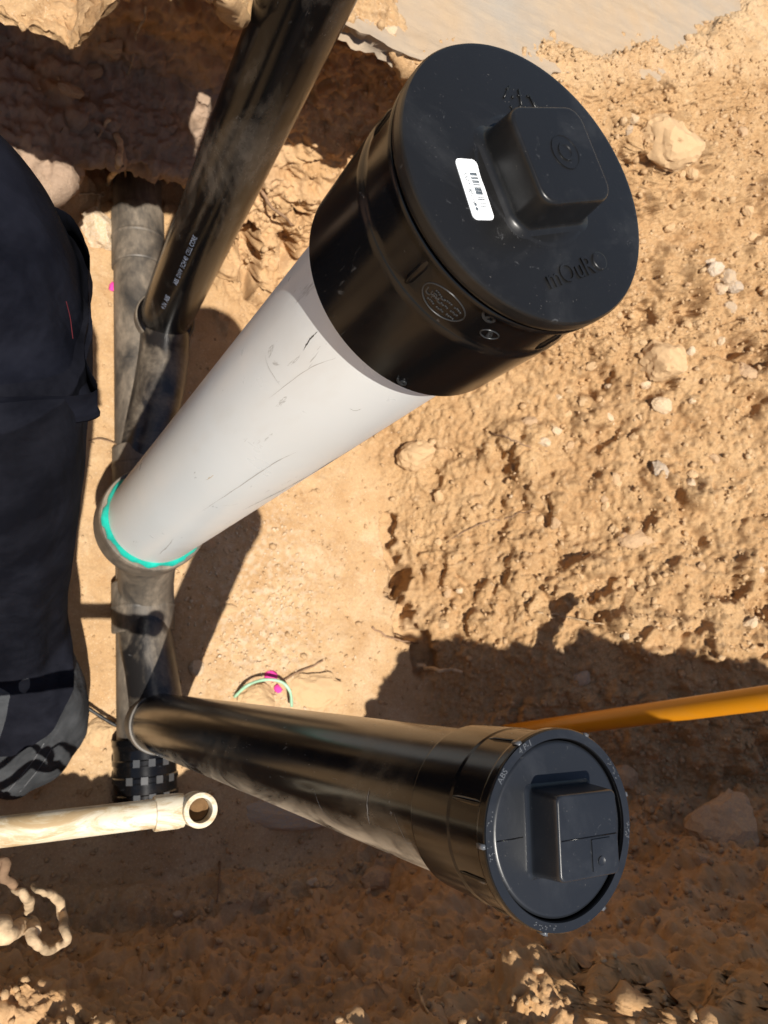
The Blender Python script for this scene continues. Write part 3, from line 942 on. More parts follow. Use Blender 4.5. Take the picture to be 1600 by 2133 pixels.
tag(mb.build('print', ink, lab, 0), kind='stuff')

def scuff(parent, o, a, rad, pix, wpx, mat, name='scuff_mark'):
    P = []
    for u, v in pix:
        n_, h_ = ndir(o, a, u, v, rad)
        P.append((n_ / np.linalg.norm(n_), h_))
    path = smooth_path([o + a * h_ + n_ * rad for n_, h_ in P], 8)
    m = np.linalg.norm(path[0] - CAM) / FPX
    L_, R_ = [], []
    k = len(path)
    for i_, p in enumerate(path):
        t_ = path[min(i_ + 1, k - 1)] - path[max(i_ - 1, 0)]
        t_ /= np.linalg.norm(t_)
        n_ = p - o; n_ = n_ - a * (n_ @ a); n_ /= np.linalg.norm(n_)
        b_ = np.cross(n_, t_)
        w_ = 0.5 * wpx * m * math.sin(math.pi * (i_ + 0.3) / (k + 0.1)) * random.uniform(0.35, 1.0)
        off = random.uniform(-0.2, 0.2) * wpx * m
        base_ = p + n_ * (rad + 0.00025 - (p - o - a * ((p - o) @ a)) @ n_)
        L_.append(base_ + b_ * (off + w_)); R_.append(base_ + b_ * (off - w_))
    mb = MB(); mb.loft([[l, r] for l, r in zip(L_, R_)], False, False, False)
    mb.build(name, mat, parent, 0)
scuff_dark = flat('dark scuff', (0.10, 0.095, 0.085), 0.8, 0.2, 0, 0, 0.3)
scuff_grey = flat('grey scuff', (0.42, 0.40, 0.37), 0.7, 0.2, 0, 0, 0.2)
scuff_tan = flat('dirt smear', (0.52, 0.43, 0.31), 0.9, 0.2, 0, 0, 0.2)
scuff_pale = flat('pale scratch', (0.16, 0.15, 0.14), 0.8, 0.2, 0, 0, 0.3)
for pix, w_, m_ in ((((505, 1062), (560, 1035), (640, 992), (700, 955), (770, 915), (845, 872)), 3.5, scuff_dark), (((655, 985), (690, 962), (720, 945)), 3.0, scuff_dark),
                    (((632, 730), (645, 708), (662, 690)), 4, scuff_dark), (((728, 850), (740, 855), (754, 851)), 4, scuff_grey),
                    (((552, 735), (558, 760), (572, 785), (586, 805)), 1.6, scuff_grey), (((420, 1065), (500, 1012), (570, 965), (620, 940)), 2.2, scuff_grey), (((560, 830), (640, 770), (700, 745)), 1.8, scuff_grey),
                    (((330, 1155), (345, 1142), (362, 1122)), 3, scuff_grey), (((430, 1118), (500, 1085), (560, 1058)), 7, scuff_tan), (((700, 990), (790, 935), (860, 890)), 6, scuff_tan), (((478, 700), (500, 690)), 2, scuff_grey), (((430, 1000), (445, 990)), 3, scuff_tan)):
    scuff(sp, B0, aB, RP, pix, w_, m_)

# --- tall black standpipe at the far end
aA, uA, wA = FA = frame(A1 - A0)
LA = np.linalg.norm(A1 - A0)
sa = thing('black_standpipe', 'tall black standpipe with pale print, leaning past the dark far wall of the trench', 'standpipe', A0)
mb = MB(); mb.lathe(A0, aA, [(0.057, 0.0)] + [(0.057, LA * 1.45 * k / 20) for k in range(1, 21)] + [(0.051, LA * 1.45), (0.051, LA * 1.2)], 72); mb.build('pipe', abs_dusty, sa)
mb = MB(); mb.lathe(A0, aA, [(0.0565, -0.06), (0.0625, -0.055), (0.0675, -0.045), (0.0675, 0.018), (0.0660, 0.0215), (0.0572, 0.0220)], 64); mb.build('hub', abs_grimy, sa)
mb = MB(); mb.lathe(A0, aA, [(0.0572, 0.0222), (0.0640, 0.0222), (0.0632, 0.0245), (0.0600, 0.0265), (0.0572, 0.0275)], 64); mb.build('cement_ring', abs_clean, sa)
mb = MB()
for u_, v_, tx, sz in ((385, 545, 'ABS  DWV  SCH 40  CELL CORE', 0.0125), (345, 630, '4 IN  ABS', 0.014)):
    n_, h_ = ndir(A0, aA, u_, v_, 0.057)
    wrap_text(mb, tx, sz, A0, aA, 0.0572, n_, None, h_, 0.0, math.pi / 2)
tag(mb.build('pipe_print', print_ink, sa, 0), kind='stuff')

# --- capped black standpipe at the near end
aC, uC, wC = FC = frame(C1 - C0)
LC = np.linalg.norm(C1 - C0)
sc_ = thing('capped_standpipe', 'black standpipe with a scraped dusty side and a blue-grey square-nut plug', 'standpipe', C0)
mb = MB(); mb.lathe(C0, aC, [(0.059, 0.0)] + [(0.059, (LC - 0.03) * k / 20) for k in range(1, 21)], 80); mb.build('pipe', abs_scraped, sc_)
mb = MB(); mb.lathe(C0, aC, [(0.0585, -0.02), (0.0635, -0.015), (0.0640, -0.005), (0.0640, 0.048), (0.0625, 0.052), (0.0592, 0.0525)], 64); mb.build('hub', abs_grimy, sc_)
mb = MB()
prof = [(0.058, -0.1000), (0.0628, -0.1003), (0.0638, -0.0990), (0.0650, -0.0480), (0.0643, -0.0465), (0.0645, -0.012), (0.0655, -0.0105), (0.0672, -0.0095), (0.0677, -0.008), (0.0677, -0.0012), (0.0668, 0.0), (0.0606, 0.0), (0.0600, -0.0008), (0.0597, -0.009)]
mb.lathe(C1, aC, prof, 128)
adc = mb.build('adapter', abs_clean, sc_)
mb = MB()
for u_, v_ in ((978, 1668), (1060, 1541), (995, 1832), (1110, 1935)):
    n_, h_ = ndir(C1, aC, u_, v_, 0.065)
    mb = MB()
    rib(mb, C1, aC, 0.0645, n_, -0.045, -0.010, 0.0026)
    mb.build('rib', abs_clean, adc)
mb = MB()
for k, th in enumerate((182, 118, 62, 12, 252, 300)):
    n_ = uC * math.cos(math.radians(th)) + wC * math.sin(math.radians(th))
    mb.box(C1 + n_ * 0.0676 - aC * 0.004, np.cross(aC, n_) * 0.0016, n_ * 0.0016, aC * 0.0036)
for th0, th1, tx in ((128, 104, '4 P-1'), (150, 132, 'ABS')):
    c0 = math.radians((th0 + th1) / 2)
    T, F_ = text_mesh(tx, 0.0062, 0.0004)
    P_ = []
    for p in T:
        th = c0 - p[0] / 0.0642
        n_ = uC * math.cos(th) + wC * math.sin(th)
        P_.append(C1 + n_ * (0.0641 + p[1]) + aC * (0.0003 + p[2]))
    mb.add(P_, F_)
for k in range(70):
    th = math.radians(random.choice([random.uniform(155, 190), random.uniform(240, 262), random.uniform(25, 40), random.uniform(-14, -4)]))
    n_ = uC * math.cos(th) + wC * math.sin(th)
    mb.box(C1 + n_ * random.uniform(0.0622, 0.0660) + aC * 0.0002, uC * 0.0003, wC * 0.0004, aC * 0.0003)
tag(mb.build('moulded_marks', mark_pale, adc, 0), kind='stuff')
mb = MB()
mb.lathe(C1, aC, [(0.0612, -0.0006), (0.0676, -0.0002)][::-1][:0] or [(0.0607, 0.0001), (0.0668, 0.0003), (0.0668, 0.0001)], 128)
mb.build('rim_face', abs_skytint, adc)  # rim top given the painted sky tint too
mb = MB()
prof = [(0.0592, -0.010), (0.0588, -0.0036), (0.0575, -0.0024), (0.0565, -0.0022), (0.03, -0.0018)]
mb.lathe(C1, aC, prof, 128, False, True)
plugc = mb.build('plug', abs_skytint, sc_)
mbn, U, Wv = square_nut(C1 - aC * 0.0012, FC, math.radians(-2.5), 0.0285, 0.0275, 0.0045, 0.0028)
tp = C1 + aC * 0.0263
mbn.box(tp + U * 0.010 - Wv * 0.013, U * 0.0085, Wv * 0.010, aC * 0.0009)
mbn.lathe(tp + U * 0.009 - Wv * 0.017 + aC * 0.0009, aC, [(0.0032, -0.001), (0.0030, 0.0007), (0.0018, 0.0002), (0.0005, 0.0002)], 20, False, True)
mbn.build('square_nut', abs_skytint, plugc, 35)
mb = MB()
seam = [C1 - uC * 0.0565 - wC * 0.001 - aC * 0.0020, C1 - uC * 0.034 - wC * 0.0015 - aC * 0.0017]
mb.tube(seam, 0.0004, 6)
mb.build('mould_seam', abs_clean, plugc, 0)
mb = MB()
mb.tube([tp - U * 0.025 - Wv * 0.0015 + aC * 0.0002, tp + U * 0.025 - Wv * 0.0012 + aC * 0.0002], 0.0004, 6)
mb.build('mould_seam', abs_clean, plugc, 0)

for pix, w_ in ((((655, 1640), (662, 1668), (676, 1694), (700, 1715)), 2.0), (((742, 1750), (800, 1775), (850, 1798)), 2.5), (((770, 1640), (766, 1690), (772, 1720)), 6), (((820, 1690), (840, 1740), (868, 1785)), 1.6)):
    scuff(sc_, C0, aC, 0.059, pix, w_, scuff_pale)

# --- cream pipe with an elbow reaching in from the left
pz = 0.80
e0, e1 = at_z(-260, 1764, pz), at_z(360, 1690, pz)
pd = (e1 - e0) / np.linalg.norm(e1 - e0)
e0 = e1 - pd * 1.35                     # runs back into the left bank
pp = thing('elbow_pipe', 'short cream plastic pipe ending in an upturned elbow, soil stained, at the left edge', 'pipe', e1)
mb = MB(); mb.lathe(e0, pd, [(0.0, 0.0), (0.0158, 0.0)] + [(0.0158, np.linalg.norm(e1 - e0) * k / 10) for k in range(1, 11)], 48); mb.build('pipe', cream_plastic, pp)
ec = at_z(410, 1690, pz + 0.005)
ec = np.array([ec[0], (e1 + pd * ((ec - e1) @ pd))[1], pz])
Ls = (ec - e1) @ pd
mb = MB()
mb.lathe(e1 - pd * 0.0216, pd, [(0.0158, 0.0), (0.0187, 0.0004), (0.0195, 0.0015), (0.0195, 0.0278), (0.0186, 0.0309), (0.0186, 0.0216 + Ls - 0.0150), (0.0170, 0.0216 + Ls - 0.0140), (0.0, 0.0216 + Ls - 0.0140)], 48)
el = mb.build('elbow', cream_plastic, pp)
mb = MB()
axu = np.array([-0.05, 0.06, 1.0]); axu /= np.linalg.norm(axu)
mb.lathe(ec, axu, [(0.0182, -0.0139), (0.0193, -0.0039), (0.0195, 0.0263), (0.0189, 0.0282), (0.0179, 0.0286), (0.0138, 0.0286), (0.0133, 0.0278), (0.0131, -0.0093), (0.0008, -0.0100)], 48, True, True)
mb.build('open_socket', cream_plastic, el)
mb = MB(); mb.lathe(ec + axu * 0.0046, axu, [(0.0134, -0.0124), (0.0134, 0.0046), (0.0116, 0.0058), (0.0070, 0.0008), (0.0031, 0.0015), (0.0004, 0.0008)], 24, False, True)
mb.build('soil_plug', dark_soil, el, 0)

# --- yellow pole leaning in the right-hand bank
y0_, y1_ = at_depth(1600, 1453, 1.52), at_depth(1250, 1501, 1.755)
dY = (y0_ - y1_) / np.linalg.norm(y0_ - y1_)
base = y1_ - dY * 0.45
pol = thing('yellow_pole', 'glossy orange-yellow pole slanting out of the shaded bank behind the blue-grey plug', 'pole', base)
mb = MB()
rr = 0.0215
mb.lathe(base, dY, [(0.0, 0), (rr, 0.0), (rr, 0.1), (rr, 0.5), (rr, 0.6), (rr, 0.88), (rr * 0.8, 0.885), (0, 0.885)], 40)
mb.build('shaft', yellow, pol)

# ------------------------------------------------------------------ stones
def ico(level):
    bm = bmesh.new()
    bmesh.ops.create_icosphere(bm, subdivisions=level, radius=1.0)
    V = np.array([v.co[:] for v in bm.verts]); F_ = [tuple(v.index for v in f.verts) for f in bm.faces]
    bm.free()
    return V, F_
ICO = {k: ico(k) for k in (1, 2, 3, 4)}

def stone_shape(seed, level, planes=11, rough=0.05, jag=1.0):
    r_ = np.random.default_rng(seed)
    V, F_ = ICO[level]
    n_ = r_.normal(size=(planes, 3)); n_ /= np.linalg.norm(n_, axis=1)[:, None]
    dd = r_.uniform(0.62, 0.98, planes) * jag
    dots = V @ n_.T
    rad = np.where(dots > 0.05, dd / np.maximum(dots, 0.05), 9).min(1)
    rad = np.minimum(rad, 1.08)
    P = V * rad[:, None]
    P = P * (1 + rough * fbm(P * 2.2 + seed, 3) + 0.6 * rough * fbm(P * 6 + seed, 4, 0.6))[:, None]
    return P, F_

STONES = []
for k in range(8):
    P, F_ = stone_shape(100 + k, 4, 7, 0.10)
    me = bpy.data.meshes.new('stone_shape')
    me.from_pydata(P.tolist(), [], F_)
    me.polygons.foreach_set('use_smooth', [True] * len(me.polygons))
    me.set_sharp_from_angle(angle=math.radians(22))
    STONES.append(me)

def place_stone(u, v, wpx, hpx, mat, label=None, group=None, name='stone', thick=0.6, lift=0.25, spin=None, seed=None, mesh=None):
    p, n_ = hit(u, v)
    dist = np.linalg.norm(p - CAM)
    m = dist / FPX
    sx, sy = 0.92 * wpx * m / 2, 0.92 * hpx * m / 2
    # keep the stone's long side along the picture's horizontal direction on the ground
    ex = R @ np.array([1.0, 0, 0])
    a = math.radians(spin if spin is not None else random.uniform(-30, 30))
    ex = ex * math.cos(a) + (R @ np.array([0, 1.0, 0])) * math.sin(a)
    nn = n_ * 0.6 + np.array([0, 0, 0.3]) - ray(u, v) * 0.3
    nn /= np.linalg.norm(nn)
    ex = ex - nn * (ex @ nn); ex /= np.linalg.norm(ex)
    ey = np.cross(nn, ex)
    sz = thick * min(sx, sy)
    lift = lift - 0.25
    me = mesh or STONES[(seed if seed is not None else random.randrange(8)) % 8]
    key = mat.name
    if me.materials:
        if me.materials[0].name != key:
            me = me.copy(); me.materials[0] = mat
    else:
        me.materials.append(mat)
    ob = bpy.data.objects.new(name, me)
    Mx = Matrix(np.column_stack([ex, ey, nn]).tolist()).to_4x4()
    Mx.translation = Vector(p + nn * sz * lift)
    ob.matrix_world = Mx @ Matrix.Diagonal((sx, sy, sz, 1.0))
    C.objects.link(ob)
    tag(ob, label, 'stone', group)
    return ob

big = [
    (215, 488, 84, 96, pale_stone, 'white angular stone wedged against the far end of the drain pipe', 0.8, 0.3, 20, 1),
    (1395, 296, 124, 92, soil_stone, 'large wedge-shaped tan stone right of the labelled cap', 0.75, 0.5, -15, 2),
    (872, 950, 92, 66, soil_stone, 'blocky tan stone with a dark gap at its left, below the black adapter', 0.9, 0.35, 8, 3),
    (1510, 1712, 140, 120, brown_stone, 'big squarish brown stone in the shaded bank right of the blue-grey plug', 0.6, 0.3, 5, 4),
    (600, 1694, 190, 62, grey_stone, 'flat grey stone in shadow under the capped black standpipe', 0.4, 0.5, -4, 5),
    (1380, 845, 54, 32, pale_stone, 'pale oblong pebble in the middle of the rubble bank', 0.8, 0.4, -12, 6),
    (1374, 978, 38, 44, grey_stone, 'smooth grey-green pebble below the pale oblong one', 0.6, 0.2, 60, 7),
    (1330, 1122, 84, 40, brown_stone, 'flat brownish stone lying near the lower rubble bank', 0.6, 0.35, 6, 0),
    (1385, 752, 96, 92, soil_stone, 'rounded tan clod with a dark crack on its left side', 0.7, 0.3, 30, 1),
    (1318, 246, 22, 20, pale_stone, 'small white stone above the wedge-shaped stone', 0.9, 0.5, 0, 2),
    (1310, 272, 20, 18, grey_stone, 'small grey stone touching the white one above the wedge-shaped stone', 0.9, 0.4, 0, 3),
    (812, 66, 34, 22, pale_stone, 'whitish pebble on the dirt beside the concrete slab', 0.8, 0.45, -8, 4),
    (408, 1392, 32, 34, pale_stone, 'pale stone on the floor between drain pipe and gravel', 0.8, 0.4, 0, 5),
    (538, 1458, 98, 66, tan_stone, 'rounded tan stone inside the loop of green wire', 0.6, 0.4, 5, 6),
    (660, 1436, 130, 84, tan_stone, 'broad flat tan stone right of the green wire loop', 0.4, 0.4, -10, 7),
    (212, 1524, 66, 54, tan_stone, 'tan stone between the trouser leg and the drain pipe', 0.6, 0.4, 25, 0),
    (1302, 1622, 56, 50, brown_stone, 'brown stone in the shaded bank between the yellow pole and the plug', 0.7, 0.3, 15, 1),
    (1462, 1792, 30, 32, brown_stone, 'small crumbly clod below the big squarish brown stone', 0.9, 0.4, 0, 2),
    (478, 1272, 44, 26, tan_stone, 'flat orange-tan stone on the gravel patch', 0.5, 0.4, -12, 3),
    (650, 1838, 24, 20, pale_stone, 'round pale pebble at the foot of the shaded near wall', 0.9, 0.5, 0, 4),
    (370, 1904, 18, 12, pale_stone, 'tiny pale pebble on the rim of the floor below the cream elbow', 0.9, 0.5, 0, 5),
    (1552, 778, 52, 50, brown_stone, 'dark brown stone half buried at the right edge of the rubble bank', 0.7, 0.3, 20, 6),
    (1212, 1412, 40, 34, grey_stone, 'grey stone in the shadow just above the yellow pole', 0.6, 0.3, 10, 7),
    (1345, 798, 34, 26, pale_stone, 'little pale stone at the foot of the rounded clod', 0.8, 0.4, -30, 0),
    (1270, 872, 36, 20, pale_stone, 'narrow pinkish-white stone sunk in the bank left of the pale oblong pebble', 0.6, 0.3, -35, 1),
    (1160, 896, 26, 20, pale_stone, 'bluish-white pebble on the bank below the black adapter', 0.7, 0.3, 0, 2),
    (150, 192, 50, 24, brown_stone, 'flat stone sticking out of the dark wall over the clay ledge', 0.7, 0.5, -10, 3),
    (235, 96, 48, 24, brown_stone, 'rounded stone set high in the dark far wall', 0.8, 0.5, 5, 4),
    (190, 150, 40, 26, brown_stone, 'angular stone in the dark wall left of the hanging root', 0.8, 0.5, 15, 5),
    (425, 1128, 40, 46, brown_stone, 'brown stone in the shadow beside the teal primer ring', 0.6, 0.4, 60, 6),
    (1283, 1000, 22, 34, brown_stone, 'dark pebble leaning on the bank left of the grey-green one', 0.7, 0.4, 30, 3),
    (790, 1832, 70, 50, brown_stone, 'reddish lump of soil at the foot of the near wall under the capped standpipe', 0.6, 0.3, 25, 1),
]
for (u, v, w_, h_, m_, lb, th, lf, sp_, sd_) in big:
    place_stone(u, v, w_, h_, m_, lb, None, 'stone', th, lf, sp_, sd_)
# crumbly grey lumps of old concrete
for k, (u, v, s_) in enumerate(((1490, 560, 34), (1515, 582, 44), (1500, 600, 30), (1530, 600, 34), (1480, 545, 22), (1520, 640, 26))):
    place_stone(u, v, s_, s_ * 0.8, grey_stone if k % 2 else chalk_stone, 'crumbly grey-white concrete lump in the cluster on the upper bank', 'concrete crumbs on the upper bank', 'concrete_lump', 0.8, 0.4, None, k)
# one shared kind of small stones over the sunlit bank
cnt = 0
tries = 0
while cnt < 64 and tries < 900:
    tries += 1
    u, v = random.uniform(880, 1595), random.uniform(200, 1330)
    if v < 220 + 0.0 * u or (u < 1345 and v < 690) or (u < 1345 and v < 880 - 0.7 * (u - 880) + 60): continue
    s_ = random.uniform(9, 24) ** 1.0
    place_stone(u, v, s_ * random.uniform(1, 1.5), s_, random.choice([soil_stone, tan_stone, tan_stone, pale_stone, brown_stone]),
                'small stone embedded in the sunlit rubble bank', 'small stones in the sunlit rubble bank', 'stone', 0.8, 0.3, random.uniform(0, 180))
    cnt += 1

# loose grit: nobody could count it
def grit(name, mat, sampler, count, lo, hi, label, seed):
    r_ = np.random.default_rng(seed)
    shapes = [stone_shape(300 + k, 1, 9, 0.0) for k in range(6)]
    VV, FF, b = [], [], 0
    for k in range(count):
        s_ = sampler(r_)
        if s_ is None: continue
        p, n_ = s_
        P, F_ = shapes[k % 6]
        A = np.linalg.qr(r_.normal(size=(3, 3)))[0]
        sz = lo + (hi - lo) * r_.random() ** 3.0
        Q = (P * (sz * np.array([1, r_.uniform(.6, 1), r_.uniform(.5, .9)]))) @ A + p + n_ * sz * 0.25
        VV.append(Q); FF.append(np.array(F_) + b); b += len(P)
    V = np.concatenate(VV); F_ = np.concatenate(FF)
    me = mesh_np(name, V, F_)
    me.materials.append(mat)
    ob = bpy.data.objects.new(name, me)
    C.objects.link(ob)
    tag(ob, label, None, None, 'stuff')
NN = None
_P = GP.reshape(-1, 3)
_du = np.gradient(GP, axis=1); _dv = np.gradient(GP, axis=0)
_n = np.cross(_du, _dv); _n /= np.linalg.norm(_n, axis=-1, keepdims=True) + 1e-12
_n = _n.reshape(-1, 3)
def region_sampler(x0, x1, y0, y1, zmax=2, wt=None):
    ids = np.where((_P[:, 0] > x0) & (_P[:, 0] < x1) & (_P[:, 1] > y0) & (_P[:, 1] < y1) & (_P[:, 2] < zmax))[0]
    def f(r_):
        i = ids[r_.integers(len(ids))]
        if wt is not None and r_.random() > wt(_P[i]): return None
        return GV[i], _n[i]
    return f
def bankw(p):
    if p[0] - float(foot(p[1])) < 0.02: return 0.10
    k = 0.35 + 0.65 * float(sstep(0.0, 0.5, (p[0] - 1.05) * 0.9 - (p[1] - 0.55) * 0.5))
    return k
grit('bank_grit', soil, region_sampler(0.55, 1.9, -0.5, 1.5, 1.2, bankw), 12000, 0.0010, 0.0075, 'tan grit and crumbs strewn over the rubble bank', 21)
grit('pale_grit', pale_stone, region_sampler(0.36, 1.9, 0.0, 1.4, 1.2, lambda p: 0.25), 1500, 0.0012, 0.0042, 'pale chips scattered through the soil', 22)
gw = lambda p: math.exp(-(((p[0] - 0.62) / 0.15) ** 2 + ((p[1] - 0.17) / 0.24) ** 2))
grit('floor_gravel', pale_stone, region_sampler(0.38, 1.0, -0.2, 0.7, 0.1, gw), 8500, 0.0012, 0.0062, 'patch of pale gravel pressed into the trench floor', 23)
grit('floor_crumbs', soil, region_sampler(0.0, 1.1, -0.5, 1.2, 0.12, lambda p: 0.6), 5200, 0.0010, 0.0060, 'soil crumbs loose on the trench floor', 24)
grit('wall_crumbs', soil, region_sampler(-0.05, 1.9, -0.6, -0.15, 1.3), 3200, 0.0018, 0.0105, 'brown crumbs clinging to the shaded near wall', 25)
grit('lip_crumbs', soil, region_sampler(-0.05, 1.7, 0.8, 1.9, 1.2, lambda p: 1.0 if p[2] > 0.7 else 0.3), 2600, 0.0015, 0.0055, 'tan crumbs along the far rim of the trench', 26)

grit('bank_clods', soil, region_sampler(0.55, 1.9, -0.5, 1.5, 1.2, bankw), 4200, 0.0035, 0.0130, 'angular broken clods lying on the rubble bank', 27)
# ------------------------------------------------------------------ roots and wires
def strand(name, pix, rpx, mat, label, cat, lift=0.6, taper=0.4, wig=0.0, group=None, lifts=None):
    P = []
    for k, (u, v) in enumerate(pix):
        p, n_ = hit(u, v)
        m = np.linalg.norm(p - CAM) / FPX
        q = p - ray(u, v) * (rpx * m * lift + (lifts[k] if lifts else 0.0))
        P.append(q)
    m = np.linalg.norm(P[0] - CAM) / FPX
    path = smooth_path(P, 7)
    if wig:
        path = path + wig * m * np.stack([fbm(path * 60 + k * 9, 2) for k in range(3)], 1) * 3
    r_ = rpx * m * np.linspace(1, taper, len(path)) * (1 + 0.25 * fbm(path * 50, 2))
    mb = MB(); mb.tube(path, np.maximum(r_, 0.0003), 8)
    ob = mb.build(name, mat, None, 0, origin=path[0])
    tag(ob, label, cat, group)
    return ob
strand('root', [(244, 282), (248, 315), (246, 345), (225, 380), (208, 415), (200, 440)], 6, root_mat, 'pale forked root hanging over the mouth where the drain pipe enters the wall', 'root', 1.5, 0.6, 1.5)
strand('root', [(230, 248), (216, 262), (204, 288)], 3.2, root_mat, 'short crooked pale root tip above the forked one', 'root', 2.0, 0.6, 1)
strand('root', [(165, 405), (185, 402), (212, 405)], 2.4, root_mat, 'thin straight root branching left at the pipe mouth', 'root', 2.0, 0.7, 0.5)
strand('root', [(258, 345), (262, 375), (254, 415)], 2.2, dark_root, 'dark thin root dangling in front of the pipe mouth', 'root', 2.0, 0.6, 1)
strand('root', [(302, 10), (298, 45), (284, 78), (274, 130), (266, 155)], 2.6, root_mat, 'long thin root running down the dark far wall', 'root', 1.5, 0.6, 1.2)
strand('root', [(545, 398), (566, 432), (590, 450), (610, 470)], 3.2, dark_root, 'brown root bridging the dark hole between black and white standpipes', 'root', 1.0, 0.8, 0.8, lifts=[0, 0.05, 0.05, 0])
strand('root', [(872, 1384), (885, 1390), (900, 1392), (915, 1397), (940, 1394), (962, 1400)], 4.2, root_mat, 'wavy pale root lit at the edge of the bank shadow', 'root', 1.5, 0.7, 1.5, lifts=[0.06, 0.06, 0.06, 0.05, 0.03, 0.01])
strand('root', [(776, 1306), (800, 1322), (835, 1334), (872, 1340)], 2.4, dark_root, 'thin brown root crossing the crack at the foot of the bank', 'root', 1.0, 0.7, 1)
strand('root', [(1020, 900), (1060, 912), (1100, 930), (1140, 940)], 1.8, dark_root, 'hair-thin root on the bank below the black adapter', 'root', 1.0, 0.7, 1.2)
strand('root', [(930, 1130), (990, 1095), (1050, 1080), (1110, 1060)], 1.6, dark_root, 'long fine root crossing the middle of the sunlit bank', 'root', 1.0, 0.7, 1.5)
strand('root', [(1120, 1275), (1180, 1285), (1260, 1300)], 1.6, root_mat, 'fine pale root near the lower shadow edge of the bank', 'root', 1.0, 0.7, 1.2)
strand('root', [(872, 2040), (874, 2070), (890, 2105), (905, 2140)], 3.0, root_mat, 'pale rootlet hanging at the bottom middle of the near wall', 'root', 4, 0.6, 1)
strand('root', [(1208, 1948), (1250, 1990), (1295, 2022)], 3.4, root_mat, 'pale root slanting down below the blue-grey plug', 'root', 4, 0.7, 1)
strand('root', [(458, 1795), (457, 1830), (452, 1880)], 1.8, dark_root, 'dark upright rootlet on the floor below the cream elbow', 'root', 2, 0.7, 0.4)
strand('root', [(185, 918), (210, 914), (232, 920), (248, 928)], 1.4, dark_root, 'hair-thin dark root arching from the person to the drain pipe', 'root', 2, 0.9, 0.3, lifts=[0.02, 0.04, 0.04, 0.05])
# knotted pale roots at the lower left: three pieces of one clump
clump = thing('root_clump', 'knotted thick pale root loop in the lower left corner of the near wall', 'root', hit(90, 1930)[0])
def clump_part(name, pix, radii, mat=root_mat, lifts=None, start=None):
    P, rr_ = [], []
    if start is not None:
        P.append(np.array(start)); rr_.append(radii[0] * 0.0008)
    for k, ((u, v), rp) in enumerate(zip(pix, radii)):
        p, n_ = hit(u, v)
        m = np.linalg.norm(p - CAM) / FPX
        q = at_z(u, v, 0.59 + 0.025 * math.sin(k * 1.7))
        P.append(q); rr_.append(rp * np.linalg.norm(q - CAM) / FPX)
    path = smooth_path(P, 8)
    rr2 = np.interp(np.linspace(0, 1, len(path)), np.linspace(0, 1, len(rr_)), rr_) * (1 + 0.09 * fbm(path * 60, 4))
    path = path + 0.003 * np.stack([fbm(path * 45 + 9 * k, 3) for k in range(3)], 1)
    mb = MB(); mb.tube(path, rr2, 14); mb.build(name, mat, clump, 0)
clump_part('loop', [(66, 1846), (85, 1856), (112, 1868), (128, 1900), (134, 1935), (142, 1955), (128, 1968), (100, 1976), (74, 1962), (62, 1938)], [4, 5, 7.5, 8, 7.5, 6.5, 7, 8, 8, 10])
clump_part('knot', [(-25, 1940), (10, 1948), (35, 1936), (60, 1928), (74, 1940)], [13, 15, 14, 15, 8], start=(-0.10, -0.44, 0.50))
clump_part('stub', [(30, 1852), (50, 1860), (62, 1880), (55, 1905)], [5, 8, 9, 6])
clump_part('branch', [(-20, 1820), (10, 1832), (40, 1846), (58, 1862)], [8, 8, 7, 6], dark_root, start=(-0.12, -0.42, 0.50))
strand('green_wire', [(488, 1452), (515, 1428), (550, 1416), (585, 1420), (604, 1440), (608, 1472)], 3.2, green_wire, 'loop of thin green wire over the rounded tan stone beside the capped standpipe', 'wire', 1.5, 1.0, 0, lifts=[0, 0.02, 0.03, 0.03, 0.03, 0.02])
strand('grey_wire', [(592, 1416), (620, 1400), (650, 1388), (672, 1376)], 2.4, dark_root, 'thin grey wire running up right from the pink marks', 'wire', 1.5, 0.8, 0.4)
strand('black_cable', [(176, 1470), (200, 1486), (222, 1500), (243, 1512)], 3.4, rubber, 'short black cable between the trouser leg and the drain pipe', 'cable', 1.5, 1.0, 0, lifts=[0.02] * 4)
def fleck(u, v, s_, label):
    p, n_ = hit(u, v)
    m = np.linalg.norm(p - CAM) / FPX
    P, F_ = stone_shape(int(u), 2, 9, 0.25)
    _, a, b = frame(n_)
    mb = MB(); mb.add([p + n_ * 0.004 + (a * q[0] + b * q[1]) * s_ * m / 2 + n_ * q[2] * 0.004 for q in P], F_)
    ob = mb.build('paint_fleck', pink, None, 0, origin=p); tag(ob, label, 'paint fleck')
fleck(564, 1410, 26, 'bright pink paint fleck just above the green wire loop')
fleck(578, 1434, 20, 'bright pink paint fleck just inside the green wire loop')
fleck(236, 598, 22, 'pink paint fleck at the left side of the drain pipe')

# ------------------------------------------------------------------ person at the left edge
def ring_at(c, rx, ry, n=56, wr=0.0, seed=0.0, p=2.0):
    t = np.linspace(0, 2 * np.pi, n, endpoint=False)
    x = np.sign(np.cos(t)) * np.abs(np.cos(t)) ** (2 / p)
    y = np.sign(np.sin(t)) * np.abs(np.sin(t)) ** (2 / p)
    e = 1.0
    if wr:
        e = 1 + wr * fbm(np.stack([x * 2.4 + seed, y * 2.4, np.full(n, c[2] * 3.2)], 1), 3) + 0.45 * wr * np.sin(t * 9 + 6 * c[2] + seed)
    return np.stack([c[0] + rx * x * e, c[1] + ry * y * e, np.full(n, c[2])], 1)

def lofted(stations, n=56, sub=7, wr=0.0, seed=0.0, p=2.0):
    st = smooth_path(np.array(stations, float), sub)
    return [ring_at(s_[:3], s_[3], s_[4], n, wr, seed, p) for s_ in st]

person = thing('person', 'person in a dark work shirt and black trousers standing at the left edge', 'person', (0.02, 0.05, 0.0))

